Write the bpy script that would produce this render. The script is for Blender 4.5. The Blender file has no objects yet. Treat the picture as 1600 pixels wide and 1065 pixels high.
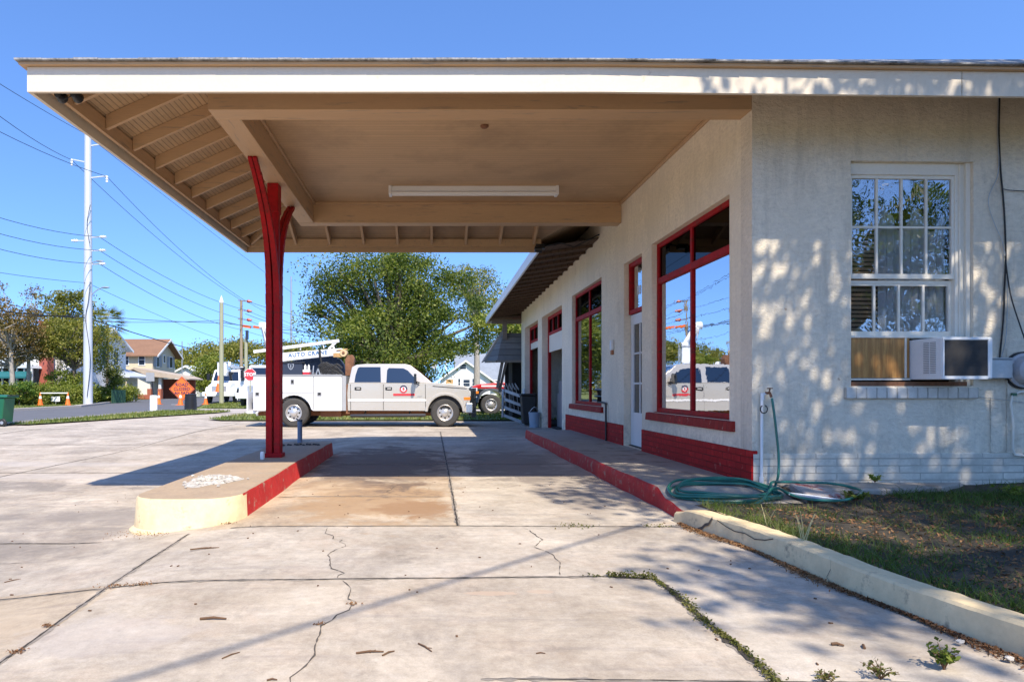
import bpy, math, random
import numpy as np
from mathutils import Vector, Matrix, Quaternion
random.seed(7); rng = np.random.default_rng(11)
SC = bpy.context.scene; COL = SC.collection; R = math.radians
F = 1066.67; HC = 1.15
def W(px, py, Y): return ((px-672)*Y/F, Y, HC-(py-606)*Y/F)
def G(px, py, z=0.0):
    Y = (HC-z)*F/(py-606); return ((px-672)*Y/F, Y)
def sm(t): t = np.clip(t, 0, 1); return t*t*(3-2*t)
def gz(x, y): return -.13*sm((-x-1.3)/1.7)*(1-sm((y-13)/6))
# ---------------------------------------------------------------- materials
def _mat(name):
    m = bpy.data.materials.new(name); m.use_nodes = True; nt = m.node_tree; nt.nodes.clear()
    out = nt.nodes.new('ShaderNodeOutputMaterial'); return m, nt, out
def N(nt, t, **k):
    n = nt.nodes.new('ShaderNode'+t)
    for a, b in k.items():
        if a.startswith('i_'):
            key = a[2:].replace('_', ' '); n.inputs[int(key) if key.isdigit() else key].default_value = b
        else: setattr(n, a, b)
    return n
def L(nt, a, b): nt.links.new(a, b)
def c4(c): return (c[0], c[1], c[2], 1)
def coords(nt, scale=(1, 1, 1)):
    tc = N(nt, 'TexCoord'); mp = N(nt, 'Mapping'); mp.inputs['Scale'].default_value = scale
    L(nt, tc.outputs['Object'], mp.inputs[0]); return mp.outputs[0]
def noise(nt, v, scale, detail=4, rough=.6, dist=0):
    n = N(nt, 'TexNoise'); n.inputs['Scale'].default_value = scale; n.inputs['Detail'].default_value = detail
    n.inputs['Roughness'].default_value = rough; n.inputs['Distortion'].default_value = dist; L(nt, v, n.inputs['Vector']); return n.outputs['Fac']
def ramp(nt, f, a, b, ca=(0, 0, 0, 1), cb=(1, 1, 1, 1)):
    r = N(nt, 'ValToRGB'); r.color_ramp.elements[0].position = a; r.color_ramp.elements[1].position = b
    r.color_ramp.elements[0].color = ca; r.color_ramp.elements[1].color = cb; L(nt, f, r.inputs[0]); return r.outputs[0]
def mix(nt, f, a, b, mode='MIX'):
    m = N(nt, 'Mix', data_type='RGBA', blend_type=mode)
    for s, v in ((0, f), (6, a), (7, b)):
        if hasattr(v, 'links'): L(nt, v, m.inputs[s])
        elif isinstance(v, (int, float)): m.inputs[s].default_value = v
        else: m.inputs[s].default_value = c4(v)
    return m.outputs[2]
def math_(nt, op, a, b=0.0, c=None):
    m = N(nt, 'Math', operation=op)
    for i, v in enumerate((a, b) if c is None else (a, b, c)):
        if hasattr(v, 'links'): L(nt, v, m.inputs[i])
        else: m.inputs[i].default_value = v
    return m.outputs[0]
def bump(nt, h, strength, dist, prev=None):
    b = N(nt, 'Bump'); b.inputs['Strength'].default_value = strength; b.inputs['Distance'].default_value = dist
    L(nt, h, b.inputs['Height'])
    if prev: L(nt, prev, b.inputs['Normal'])
    return b.outputs[0]
def mul(c, k): return (c[0]*k, c[1]*k, c[2]*k)
def M(name, col, rough=.7, var=.15, scale=2.0, bumpd=.003, bs=60, metal=0, dirt=None, dcol=None, dscale=4, stretch=(1, 1, 1), coat=0, spec=.5):
    m, nt, out = _mat(name); v = coords(nt, stretch)
    c = mix(nt, ramp(nt, noise(nt, v, scale), .3, .7), mul(col, 1-var), mul(col, 1+var))
    c = mix(nt, .35, c, mix(nt, ramp(nt, noise(nt, v, bs*.6, 3), .35, .65), mul(col, 1-var*1.4), mul(col, 1+var)))
    if dirt:
        c = mix(nt, ramp(nt, noise(nt, v, dscale, 8, .7), dirt, dirt+.1), c, dcol or mul(col, .4))
    p = N(nt, 'BsdfPrincipled'); L(nt, c, p.inputs['Base Color']); p.inputs['Roughness'].default_value = rough
    p.inputs['Metallic'].default_value = metal; p.inputs['Coat Weight'].default_value = coat; p.inputs['Specular IOR Level'].default_value = spec
    L(nt, ramp(nt, noise(nt, v, scale*2), .2, .8, c4((rough*.85,)*3), c4((min(1, rough*1.12),)*3)), p.inputs['Roughness'])
    if bumpd: L(nt, bump(nt, noise(nt, v, bs, 6, .65), .5, bumpd), p.inputs['Normal'])
    L(nt, p.outputs[0], out.inputs[0]); return m
def stucco(name, col, swirl=1.0):
    m, nt, out = _mat(name); v = coords(nt)
    v3 = coords(nt, (1, 1, 1.7)); n1 = noise(nt, v3, 16, 8, .66, .35); n2 = noise(nt, v3, 55, 5, .6, .5); n3 = noise(nt, v, .8, 3)
    c = mix(nt, ramp(nt, n3, .35, .65), mul(col, .9), mul(col, 1.06))
    c = mix(nt, ramp(nt, n1, .3, .6), mul(col, .84), c)
    c = mix(nt, ramp(nt, noise(nt, v, 1.7, 10, .75), .60, .70), c, mul(col, .72))
    c = mix(nt, math_(nt, 'MULTIPLY', ramp(nt, noise(nt, v, 1.3, 12, .82), .57, .585), .5), c, mul(col, 1.1))
    c = mix(nt, math_(nt, 'MULTIPLY', ramp(nt, noise(nt, coords(nt, (2, 2, .35)), 2.2, 9, .75), .50, .66), .55 if swirl == 1 else .28), c, mul(col, .62))
    # grime near the ground and thin rust coloured specks
    tc = N(nt, 'TexCoord'); sx = N(nt, 'SeparateXYZ'); L(nt, tc.outputs['Object'], sx.inputs[0])
    g = math_(nt, 'MULTIPLY', ramp(nt, sx.outputs[2], .25, .75, (1, 1, 1, 1), (0, 0, 0, 1)), ramp(nt, noise(nt, v, 5, 8, .75), .42, .66))
    c = mix(nt, math_(nt, 'MULTIPLY', g, .75), c, (.16, .14, .115))
    c = mix(nt, math_(nt, 'MULTIPLY', ramp(nt, noise(nt, v, 13, 3, .5), .74, .77), .5), c, (.28, .15, .08))
    p = N(nt, 'BsdfPrincipled'); L(nt, c, p.inputs['Base Color']); p.inputs['Roughness'].default_value = .88; p.inputs['Specular IOR Level'].default_value = .25
    b1 = bump(nt, n1, .7*swirl, .024); L(nt, bump(nt, n2, .6*swirl, .008, b1), p.inputs['Normal'])
    L(nt, p.outputs[0], out.inputs[0]); return m
def brick(name, col, mortar, axis, bw=.21, bh=.072, mort=.01, worn=None, var=.25):
    m, nt, out = _mat(name); v = coords(nt)
    tc = N(nt, 'TexCoord'); s = N(nt, 'SeparateXYZ'); L(nt, tc.outputs['Object'], s.inputs[0]); cb = N(nt, 'CombineXYZ')
    L(nt, s.outputs['XYZ'.index(axis)], cb.inputs[0]); L(nt, s.outputs[2], cb.inputs[1])
    bt = N(nt, 'TexBrick'); L(nt, cb.outputs[0], bt.inputs['Vector']); bt.inputs['Scale'].default_value = 1
    bt.inputs['Brick Width'].default_value = bw; bt.inputs['Row Height'].default_value = bh; bt.inputs['Mortar Size'].default_value = mort
    bt.inputs['Mortar Smooth'].default_value = .3
    bt.inputs['Color1'].default_value = c4(mul(col, 1-var)); bt.inputs['Color2'].default_value = c4(mul(col, 1+var)); bt.inputs['Mortar'].default_value = c4(mortar)
    c = mix(nt, ramp(nt, noise(nt, v, 7, 8, .7), .35, .7), mul(col, .7), bt.outputs['Color'])
    if worn: c = mix(nt, ramp(nt, noise(nt, v, 9, 10, .75), .60, .66), c, worn)
    p = N(nt, 'BsdfPrincipled'); L(nt, c, p.inputs['Base Color']); p.inputs['Roughness'].default_value = .7; p.inputs['Specular IOR Level'].default_value = .2
    b1 = bump(nt, math_(nt, 'SUBTRACT', 1, bt.outputs['Fac']), .8, .01); L(nt, bump(nt, noise(nt, v, 45, 5), .4, .006, b1), p.inputs['Normal'])
    L(nt, p.outputs[0], out.inputs[0]); return m
def boards(name, col, axis, pitch, depth=.004, var=.1, rough=.7, groove=.12, gcol=.35, zaxis=False):
    """boards laid side by side along one axis; grooves are dark and recessed"""
    m, nt, out = _mat(name); v = coords(nt)
    tc = N(nt, 'TexCoord'); s = N(nt, 'SeparateXYZ'); L(nt, tc.outputs['Object'], s.inputs[0])
    u = math_(nt, 'DIVIDE', s.outputs['XYZ'.index(axis)], pitch); fr = math_(nt, 'FRACT', u); fl = math_(nt, 'FLOOR', u)
    d = math_(nt, 'ABSOLUTE', math_(nt, 'SUBTRACT', fr, .5)); gr = ramp(nt, d, .5-groove, .5)
    wn = N(nt, 'TexWhiteNoise', noise_dimensions='1D'); L(nt, fl, wn.inputs['W'])
    st = [14, 14, 14]; st['XYZ'.index(axis)] = 14; k = [1.2, 1.2, 1.2]; k['XYZ'.index(axis)] = 30
    v2 = coords(nt, tuple(k))
    c = mix(nt, wn.outputs[0], mul(col, 1-var), mul(col, 1+var)); c = mix(nt, ramp(nt, noise(nt, v2, 1.2, 6), .3, .7), mul(col, .85), c)
    c = mix(nt, ramp(nt, noise(nt, v, .9, 9, .72), .47, .64), c, mul(col, .72)); c = mix(nt, gr, c, mul(col, gcol))
    p = N(nt, 'BsdfPrincipled'); L(nt, c, p.inputs['Base Color']); p.inputs['Roughness'].default_value = rough
    L(nt, bump(nt, math_(nt, 'SUBTRACT', 1, gr), .8, depth), p.inputs['Normal']); L(nt, p.outputs[0], out.inputs[0]); return m
def glass(name, tint=(.01, .015, .02), refl=.55, wob=0):
    """window glass: part mirror, part see-through"""
    m, nt, out = _mat(name); v = coords(nt)
    g = N(nt, 'BsdfGlossy'); g.inputs['Roughness'].default_value = .0; g.inputs['Color'].default_value = (.95, .97, 1, 1)
    t = N(nt, 'BsdfTransparent'); t.inputs['Color'].default_value = c4(tint); ms = N(nt, 'MixShader'); ms.inputs[0].default_value = refl
    if wob:
        b = bump(nt, noise(nt, v, 3.2, 3, .5, .4), 1, wob); L(nt, b, g.inputs['Normal'])
    L(nt, t.outputs[0], ms.inputs[1]); L(nt, g.outputs[0], ms.inputs[2]); L(nt, ms.outputs[0], out.inputs[0]); return m
def leafmat(name, cols, trans=.35, rough=.5):
    m, nt, out = _mat(name); geo = N(nt, 'NewGeometry'); v = coords(nt)
    r = N(nt, 'ValToRGB'); e = r.color_ramp.elements
    e[0].position = 0; e[0].color = c4(cols[0]); e[1].position = 1; e[1].color = c4(cols[-1])
    for i, c in enumerate(cols[1:-1]): q = e.new((i+1)/(len(cols)-1)); q.color = c4(c)
    f = math_(nt, 'ADD', math_(nt, 'MULTIPLY', geo.outputs['Random Per Island'], .45), math_(nt, 'MULTIPLY', ramp(nt, noise(nt, v, .5, 3), .35, .65), .55))
    L(nt, f, r.inputs[0])
    d = N(nt, 'BsdfPrincipled'); L(nt, r.outputs[0], d.inputs['Base Color']); d.inputs['Roughness'].default_value = rough; d.inputs['Specular IOR Level'].default_value = .35
    t = N(nt, 'BsdfTranslucent'); L(nt, mix(nt, 1.0, r.outputs[0], (1.0, 1.25, .5), 'MULTIPLY'), t.inputs['Color'])
    ms = N(nt, 'MixShader'); ms.inputs[0].default_value = trans; L(nt, d.outputs[0], ms.inputs[1]); L(nt, t.outputs[0], ms.inputs[2]); L(nt, ms.outputs[0], out.inputs[0]); return m
def woodgrain(name, a, b, axis='X', sc=6):
    m, nt, out = _mat(name); k = {'X': (1, 9, 9), 'Y': (9, 1, 9), 'Z': (9, 9, 1)}[axis]; v = coords(nt, k)
    w = N(nt, 'TexWave', wave_type='BANDS', bands_direction='X' if axis != 'X' else 'Z'); L(nt, coords(nt, tuple(q/4 for q in k)), w.inputs['Vector'])
    w.inputs['Scale'].default_value = sc; w.inputs['Distortion'].default_value = 9; w.inputs['Detail'].default_value = 3; w.inputs['Detail Scale'].default_value = 1.2
    c = mix(nt, w.outputs['Fac'], a, b); c = mix(nt, ramp(nt, noise(nt, v, 5, 5), .35, .7), mul(a, .8), c)
    p = N(nt, 'BsdfPrincipled'); L(nt, c, p.inputs['Base Color']); p.inputs['Roughness'].default_value = .6; L(nt, p.outputs[0], out.inputs[0]); return m
# ---------------------------------------------------------------- meshes
ORG = {}
class MB:
    def __init__(s): s.v = []; s.f = []; s.mi = []
    def add(s, vs, fs, mi=0):
        o = len(s.v); s.v += [tuple(v) for v in vs]; s.f += [tuple(i+o for i in f) for f in fs]; s.mi += [mi]*len(fs); return s
    def box(s, x0, y0, z0, x1, y1, z1, mi=0):
        if x0 > x1: x0, x1 = x1, x0
        if y0 > y1: y0, y1 = y1, y0
        if z0 > z1: z0, z1 = z1, z0
        return s.add([(x0,y0,z0),(x1,y0,z0),(x1,y1,z0),(x0,y1,z0),(x0,y0,z1),(x1,y0,z1),(x1,y1,z1),(x0,y1,z1)],
                     [(3,2,1,0),(4,5,6,7),(0,1,5,4),(1,2,6,5),(2,3,7,6),(3,0,4,7)], mi)
    def bar(s, p0, p1, w, h, up=(0, 0, 1), mi=0, w1=None, h1=None):
        p0 = Vector(p0); p1 = Vector(p1); d = (p1-p0).normalized(); r = d.cross(Vector(up))
        if r.length < 1e-4: r = d.cross(Vector((0, 1, 0)))
        r.normalize(); u = r.cross(d); w1 = w if w1 is None else w1; h1 = h if h1 is None else h1; vs = []
        for p, a, b in ((p0, w, h), (p1, w1, h1)):
            for i, j in ((-1,-1),(1,-1),(1,1),(-1,1)): vs.append(p+r*a*.5*i+u*b*.5*j)
        return s.add(vs, [(3,2,1,0),(4,5,6,7),(0,1,5,4),(1,2,6,5),(2,3,7,6),(3,0,4,7)], mi)
    def tube(s, pts, r, n=8, mi=0, cap=True):
        pts = [Vector(p) for p in pts]; m = len(pts); rr = r if isinstance(r, (list, tuple)) else [r]*m; vs = []; ref = None
        for i, p in enumerate(pts):
            d = (pts[min(i+1, m-1)]-pts[max(i-1, 0)]).normalized()
            if ref is None: ref = d.orthogonal().normalized()
            ref = (ref-d*ref.dot(d)).normalized(); b = d.cross(ref)
            for k in range(n):
                a = 2*math.pi*k/n; vs.append(p+(ref*math.cos(a)+b*math.sin(a))*rr[i])
        fs = [(i*n+k, i*n+(k+1)%n, (i+1)*n+(k+1)%n, (i+1)*n+k) for i in range(m-1) for k in range(n)]
        if cap: fs += [tuple(range(n-1, -1, -1)), tuple((m-1)*n+k for k in range(n))]
        return s.add(vs, fs, mi)
    def lathe(s, prof, c, axis='Z', n=24, mi=0):
        """prof: (radius, along); closed at the ends where radius is 0"""
        vs = []; ax = 'XYZ'.index(axis); a1, a2 = [(1, 2), (2, 0), (0, 1)][ax]
        for r, h in prof:
            for k in range(n):
                a = 2*math.pi*k/n; p = [0, 0, 0]; p[ax] = h; p[a1] = max(r, 1e-4)*math.cos(a); p[a2] = max(r, 1e-4)*math.sin(a); vs.append((p[0]+c[0], p[1]+c[1], p[2]+c[2]))
        m = len(prof); return s.add(vs, [(i*n+k, i*n+(k+1)%n, (i+1)*n+(k+1)%n, (i+1)*n+k) for i in range(m-1) for k in range(n)], mi)
    def prism(s, poly, y0, y1, inset=None, mi=0, axis='Y'):
        """poly of (a, z); extruded along y (or x)"""
        ins = inset or (lambda z: 0); n = len(poly)
        if axis == 'Y': vs = [(a, y0+ins(z), z) for a, z in poly]+[(a, y1-ins(z), z) for a, z in poly]
        elif axis == 'X': vs = [(y0+ins(z), a, z) for a, z in poly]+[(y1-ins(z), a, z) for a, z in poly]
        else: vs = [(a, b, y0) for a, b in poly]+[(a, b, y1) for a, b in poly]
        return s.add(vs, [tuple(range(n)), tuple(range(2*n-1, n-1, -1))]+[(i, i+n, (i+1) % n+n, (i+1) % n) for i in range(n)], mi)
    def xf(s, fn, start=0): s.v[start:] = [tuple(fn(Vector(v))) for v in s.v[start:]]; return s
    def build(s, name, mat, parent=None, smooth=False, bevel=0, seg=1, at=None, angle=38):
        off = ORG.get(parent, Vector((0, 0, 0))) if parent else (Vector(at) if at else Vector((0, 0, 0)))
        me = bpy.data.meshes.new(name); me.from_pydata([(v[0]-off[0], v[1]-off[1], v[2]-off[2]) for v in s.v], [], s.f)
        for m in (mat if isinstance(mat, (list, tuple)) else [mat]): me.materials.append(m)
        me.polygons.foreach_set('material_index', s.mi); me.update(); me.validate()
        import bmesh
        bm = bmesh.new(); bm.from_mesh(me); bmesh.ops.recalc_face_normals(bm, faces=bm.faces); bm.to_mesh(me); bm.free()
        if smooth: me.shade_smooth(); me.set_sharp_from_angle(angle=R(angle))
        o = bpy.data.objects.new(name, me); COL.objects.link(o); ORG[o] = off
        if parent: o.parent = parent
        elif at: o.location = off
        if bevel:
            b = o.modifiers.new('bevel', 'BEVEL'); b.width = bevel; b.segments = seg; b.limit_method = 'ANGLE'; b.angle_limit = R(35)
        return o
def rawmesh(name, verts, faces, mat, parent=None, at=None):
    """numpy quads or triangles"""
    off = ORG.get(parent, Vector((0, 0, 0))) if parent else (Vector(at) if at else Vector((0, 0, 0)))
    me = bpy.data.meshes.new(name); k = faces.shape[1]; nv = len(verts); nf = len(faces)
    me.vertices.add(nv); me.vertices.foreach_set('co', (verts-np.array(off)).astype(np.float32).ravel())
    me.loops.add(nf*k); me.loops.foreach_set('vertex_index', faces.astype(np.int32).ravel())
    me.polygons.add(nf); me.polygons.foreach_set('loop_start', np.arange(0, nf*k, k, dtype=np.int32))
    me.materials.append(mat); me.update(calc_edges=True); o = bpy.data.objects.new(name, me); COL.objects.link(o); ORG[o] = off
    if parent: o.parent = parent
    elif at: o.location = off
    return o
def tag(o, label=None, cat=None, group=None, kind=None):
    if label: o['label'] = label
    if cat: o['category'] = cat
    if group: o['group'] = group
    if kind: o['kind'] = kind
    return o
def thing(name, label, cat, loc=(0, 0, 0), rz=0, group=None, local=False):
    o = bpy.data.objects.new(name, None); COL.objects.link(o); o.location = loc; o.rotation_euler = (0, 0, rz); o.empty_display_size = .2
    ORG[o] = Vector((0, 0, 0)) if local else Vector(loc); return tag(o, label, cat, group)
def struct(o): o['kind'] = 'structure'; return o
def dup(root, loc, rz=None, label=None, group=None):
    def cp(o, par):
        c = o.copy(); COL.objects.link(c); c.parent = par
        for ch in list(o.children): cp(ch, c)
        return c
    r = cp(root, None); r.location = loc
    if rz is not None: r.rotation_euler = (0, 0, rz)
    if label: r['label'] = label
    if group: r['group'] = group
    return r
def text(name, s, mat, parent, mtx, size, ext=.002, align='CENTER', bold=0, spacing=1):
    cu = bpy.data.curves.new(name, 'FONT'); cu.body = s; cu.size = size; cu.extrude = ext; cu.align_x = align; cu.align_y = 'CENTER'; cu.offset = bold; cu.space_character = spacing
    cu.resolution_u = 2; o = bpy.data.objects.new(name, cu); COL.objects.link(o); bpy.context.view_layer.update()
    me = bpy.data.meshes.new_from_object(o.evaluated_get(bpy.context.evaluated_depsgraph_get())); bpy.data.objects.remove(o)
    me.transform(Matrix.Translation(-ORG.get(parent, Vector((0, 0, 0)))) @ mtx); me.materials.clear(); me.materials.append(mat)
    t = bpy.data.objects.new(name, me); COL.objects.link(t); t.parent = parent; ORG[t] = ORG.get(parent, Vector((0, 0, 0))); return t
def facing_cam(loc, tilt=0): return Matrix.Translation(loc) @ Matrix.Rotation(R(90), 4, 'X') @ Matrix.Rotation(tilt, 4, 'Z')
# ---------------------------------------------------------------- leaves
def leaf_quads(cent, size, up=.3, asp=.55, nrm=None):
    n = len(cent); nv = rng.normal(size=(n, 3)); nv[:, 2] += up
    if nrm is not None: nv += nrm
    nv /= np.linalg.norm(nv, axis=1)[:, None]; t = rng.normal(size=(n, 3)); t -= nv*(t*nv).sum(1)[:, None]; t /= np.linalg.norm(t, axis=1)[:, None]
    b = np.cross(nv, t); sz = size*(.6+.8*rng.random(n))[:, None]
    v = np.stack([cent-t*sz*.5, cent+b*sz*.5*asp-t*sz*.08+nv*sz*.06, cent+t*sz*.5, cent-b*sz*.5*asp-t*sz*.08+nv*sz*.06], 1).reshape(-1, 3)
    return v, np.arange(4*n).reshape(-1, 4)
def clumps(ells, n_cl, shell=.55):
    """clump centres in a union of ellipsoids (cx,cy,cz,rx,ry,rz), biased outward"""
    w = np.array([e[3]*e[4]+e[3]*e[5] for e in ells]); w = w/w.sum(); out = []
    for e, k in zip(ells, rng.multinomial(n_cl, w)):
        d = rng.normal(size=(k, 3)); d /= np.linalg.norm(d, axis=1)[:, None]; rad = (shell+(1-shell)*rng.random(k))[:, None]
        out.append(np.array(e[:3])+d*rad*np.array(e[3:6]))
    return np.concatenate(out)
def foliage(cl, per, cr, flat=.6):
    n = len(cl); rr = cr*(.5+rng.random(n)); c = np.repeat(cl, per, 0); d = rng.normal(size=(n*per, 3)); d /= np.linalg.norm(d, axis=1)[:, None]
    d *= (rng.random(n*per)**.45)[:, None]; d[:, 2] *= flat; return c+d*np.repeat(rr, per)[:, None]
def make_tree(name, label, cat, base, ells, lm, bm, ncl=200, per=60, cr=.7, leaf=.2, trunk=.3, group=None, shell=.55, nb=14, up=.3, flat=.6, extra=None, asp=.55):
    t = thing(name, label, cat, base, group=group); b = Vector(base); cl = clumps(ells, ncl, shell)
    c = foliage(cl, per, cr, flat)
    if extra is not None: c = np.concatenate([c, extra])
    c = c[c[:, 2] > base[2]+.1]
    v, f = leaf_quads(c, leaf, up, asp); rawmesh('crown', v, f, lm, t)
    m = MB(); cz = min(e[2]-e[5]*.55 for e in ells); cx = sum(e[0] for e in ells)/len(ells); cy = sum(e[1] for e in ells)/len(ells)
    fork = Vector((b.x+(cx-b.x)*.25, b.y+(cy-b.y)*.25, max(b.z+.6, cz)))
    m.tube([b-Vector((0, 0, .2)), b+(fork-b)*.5+Vector((trunk*.3, 0, 0)), fork], [trunk*1.25, trunk*.95, trunk*.8], 10)
    for i in rng.choice(len(cl), min(nb, len(cl)), replace=False):
        e = Vector(cl[i]); mid = fork.lerp(e, .5)+Vector((rng.normal()*.3, rng.normal()*.3, (e-fork).length*.12))
        m.tube([fork-Vector((0, 0, .1)), fork.lerp(mid, .5)+Vector((0, 0, .1)), mid, mid.lerp(e, .6), e], [trunk*.5, trunk*.38, trunk*.26, trunk*.15, trunk*.05], 6)
    m.build('trunk', bm, t, smooth=True); return t
def ell(px, py, rx, ry, Y, dy=0, depth=1.0):
    x, y, z = W(px, py, Y+dy); k = (Y+dy)/F; return (x, y, z, rx*k, rx*k*depth, ry*k)
# ================================================================ materials used
TAN = (.53, .345, .19)
m_stucco = stucco('stucco_cream', (.81, .72, .57)); m_plaster = stucco('plaster_smooth', (.88, .785, .61), .4)
m_trim = M('fascia_paint', (.68, .60, .48), .55, .06, 1.5, .002, 50, dirt=.64, dcol=(.45, .38, .3), dscale=6)
m_beam = M('beam_paint', TAN, .6, .09, 1.2, .003, 30, stretch=(.5, 6, 6), dirt=.57, dcol=(.3, .23, .16))
m_beamY = M('beam_paint_long', TAN, .6, .09, 1.2, .003, 30, stretch=(6, .5, 6), dirt=.57, dcol=(.3, .23, .16))
m_ceil = boards('ceiling_boards', (.60, .395, .215), 'Y', .085, .003, .07, .65, .07, .55)
m_deckY = boards('roof_deck_boards', (.52, .36, .21), 'X', .05, .003, .1, .7, .12, .4)
m_deckX = boards('roof_deck_boards_cross', (.46, .31, .18), 'Y', .05, .003, .1, .7, .12, .4)
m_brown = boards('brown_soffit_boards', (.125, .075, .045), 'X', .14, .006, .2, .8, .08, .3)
m_red = M('red_gloss_paint', (.35, .005, .007), .6, .3, 3, .002, 40, dirt=.55, dcol=(.17, .018, .012), dscale=9, spec=.22)
m_redbrick = brick('red_painted_brick', (.46, .014, .014), (.10, .008, .008), 'Y', .22, .075, .007, worn=(.42, .12, .09))
m_redsill = brick('red_painted_sill', (.36, .03, .022), (.2, .03, .02), 'Y', .105, .3, .009, worn=(.55, .33, .25))
m_whbrick = brick('white_painted_brick', (.72, .67, .56), (.36, .33, .28), 'X', .43, .073, .005, worn=(.50, .47, .41), var=.02)
m_whbrickY = brick('white_painted_brick_side', (.74, .71, .65), (.50, .47, .41), 'Y', .22, .073, .009, var=.05)
m_whsill = brick('white_painted_sill', (.74, .71, .64), (.34, .31, .26), 'X', .105, .3, .008, worn=(.5, .46, .4), var=.05)
m_frame = M('window_paint_cream', (.76, .71, .60), .5, .06, 3, .0015, 60, dirt=.66, dcol=(.42, .34, .24), dscale=8)
m_door = M('door_paint_white', (.72, .73, .72), .45, .06, 2, .001, 60)
m_glass = glass('shop_glass', (.10, .11, .11), .66, .0006); m_sashglass = glass('old_window_glass', (.86, .88, .9), .17, .004)
m_transom = glass('dark_transom_glass', (.02, .024, .016), .07); m_carglass = glass('car_glass', (.03, .05, .07), .12)
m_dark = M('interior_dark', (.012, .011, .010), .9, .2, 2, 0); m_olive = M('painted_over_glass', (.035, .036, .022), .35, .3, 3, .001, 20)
m_black = M('black_rubber', (.018, .018, .018), .6, .2, 5, .001, 60); m_blackmetal = M('black_metal', (.02, .02, .022), .4, .2, 5, .001, 60, metal=.3)
m_galv = M('galvanised_metal', (.42, .44, .46), .45, .12, 4, .001, 40, metal=.6); m_gray = M('gray_plastic', (.45, .45, .46), .5, .08)
m_white = M('white_paint', (.80, .80, .78), .45, .05, 2, .0008, 40); m_whiteplastic = M('white_plastic', (.78, .79, .78), .4, .04, 3, .0005, 60)
m_tube = M('lamp_tube', (.85, .84, .8), .3, .02, 3, 0)
m_shingle = boards('roof_shingles', (.30, .30, .31), 'Y', .14, .01, .25, .9, .05, .4); m_tab = M('shingle_tabs', (.26, .26, .26), .9, .8, 3, .004, 60)
m_concrete_top = M('island_concrete', (.38, .285, .19), .85, .18, 2.5, .006, 45, dirt=.56, dcol=(.36, .29, .21))
m_cream = M('cream_kerb_paint', (.70, .55, .32), .8, .14, 3, .008, 28, dirt=.59, dcol=(.36, .28, .18), dscale=6)
m_redkerb = M('red_kerb_paint', (.42, .025, .022), .7, .22, 3, .007, 28, dirt=.56, dcol=(.36, .19, .14), dscale=9, spec=.25)
m_walk = M('walk_concrete', (.35, .31, .26), .88, .2, 1.6, .006, 40, dirt=.54, dcol=(.20, .175, .145), dscale=3)
m_rubble = M('broken_mortar', (.52, .49, .44), .95, .3, 12, .03, 40, dirt=.53, dcol=(.13, .12, .10), dscale=16)
m_hose = M('green_hose', (.012, .135, .10), .38, .12, 8, .0008, 120, coat=.2)
m_ply = woodgrain('plywood', (.42, .20, .055), (.60, .33, .10), 'Z', 2.0); m_ply2 = woodgrain('plywood_brown', (.22, .09, .03), (.40, .19, .06), 'X', 2)
m_rust = M('rusty_steel', (.20, .09, .045), .85, .35, 6, .003, 40); m_wood = M('weathered_wood', (.21, .175, .14), .9, .25, 3, .006, 30, stretch=(1, 8, 8))
m_barkwood = M('pole_wood', (.30, .24, .16), .9, .2, 3, .006, 20, stretch=(6, 6, .6)); m_poleg = M('green_pole_wood', (.33, .33, .22), .9, .15, 3, .005, 20, stretch=(6, 6, .6))
m_bark = M('bark', (.13, .105, .08), .95, .3, 4, .02, 20, stretch=(3, 3, .7)); m_palebark = M('pale_bark', (.33, .30, .26), .9, .3, 4, .01, 20, stretch=(3, 3, .7))
m_steelpole = M('galvanised_pole', (.55, .58, .63), .55, .06, 1, .001, 20, metal=.2, stretch=(2, 2, .3))
m_orange = M('safety_orange', (.85, .17, .02), .5, .08, 3, 0); m_navy = M('navy_steel', (.025, .035, .06), .45, .1); m_bluegray = M('bollard_blue_gray', (.16, .21, .30), .55, .15, 6, .001)
m_lawn = M('lawn_soil', (.045, .037, .024), .98, .4, 3, .02, 30, dirt=.58, dcol=(.14, .11, .065), dscale=4)
m_verge = M('verge_turf', (.14, .17, .045), .98, .3, .7, .02, 25, dirt=.6, dcol=(.30, .27, .13), dscale=1.2)
m_asphalt = M('asphalt', (.115, .118, .128), .9, .12, .6, .004, 60); m_drive = M('apron_concrete', (.43, .385, .335), .9, .1, .5, .003, 40)
m_joint = M('joint_dirt', (.045, .037, .028), .98, .4, 8, .004, 60, dirt=.6, dcol=(.08, .085, .03), dscale=5); m_crack = M('crack_dirt', (.09, .075, .06), .98, .4, 8, 0)
m_stem = M('twig', (.13, .07, .035), .9, .3, 8, .001)
GREEN = [(.03, .045, .012), (.06, .085, .02), (.10, .125, .028), (.15, .165, .04)]
m_oak = leafmat('oak_leaves', [(.022, .042, .01), (.075, .11, .02), (.18, .215, .034), (.34, .33, .06)], .4, .5)
m_gold = leafmat('olive_leaves', [(.07, .085, .018), (.17, .18, .03), (.28, .26, .05), (.38, .31, .08)]); m_brownleaf = leafmat('brownish_leaves', [(.08, .08, .02), (.16, .12, .035), (.24, .15, .05), (.17, .17, .04)])
m_hedge = leafmat('hedge_leaves', [(.07, .10, .015), (.15, .19, .025), (.25, .28, .045), (.33, .32, .07)]); m_brightleaf = leafmat('bright_leaves', [(.06, .11, .015), (.11, .19, .025), (.18, .26, .04)])
m_grass = leafmat('grass_blades', [(.07, .10, .018), (.13, .17, .03), (.20, .22, .055), (.36, .31, .13)], .3, .6); m_lawngrass = leafmat('lawn_blades', [(.03, .05, .01), (.06, .10, .015), (.10, .16, .025), (.17, .19, .05), (.30, .25, .11)], .3, .6)
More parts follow.
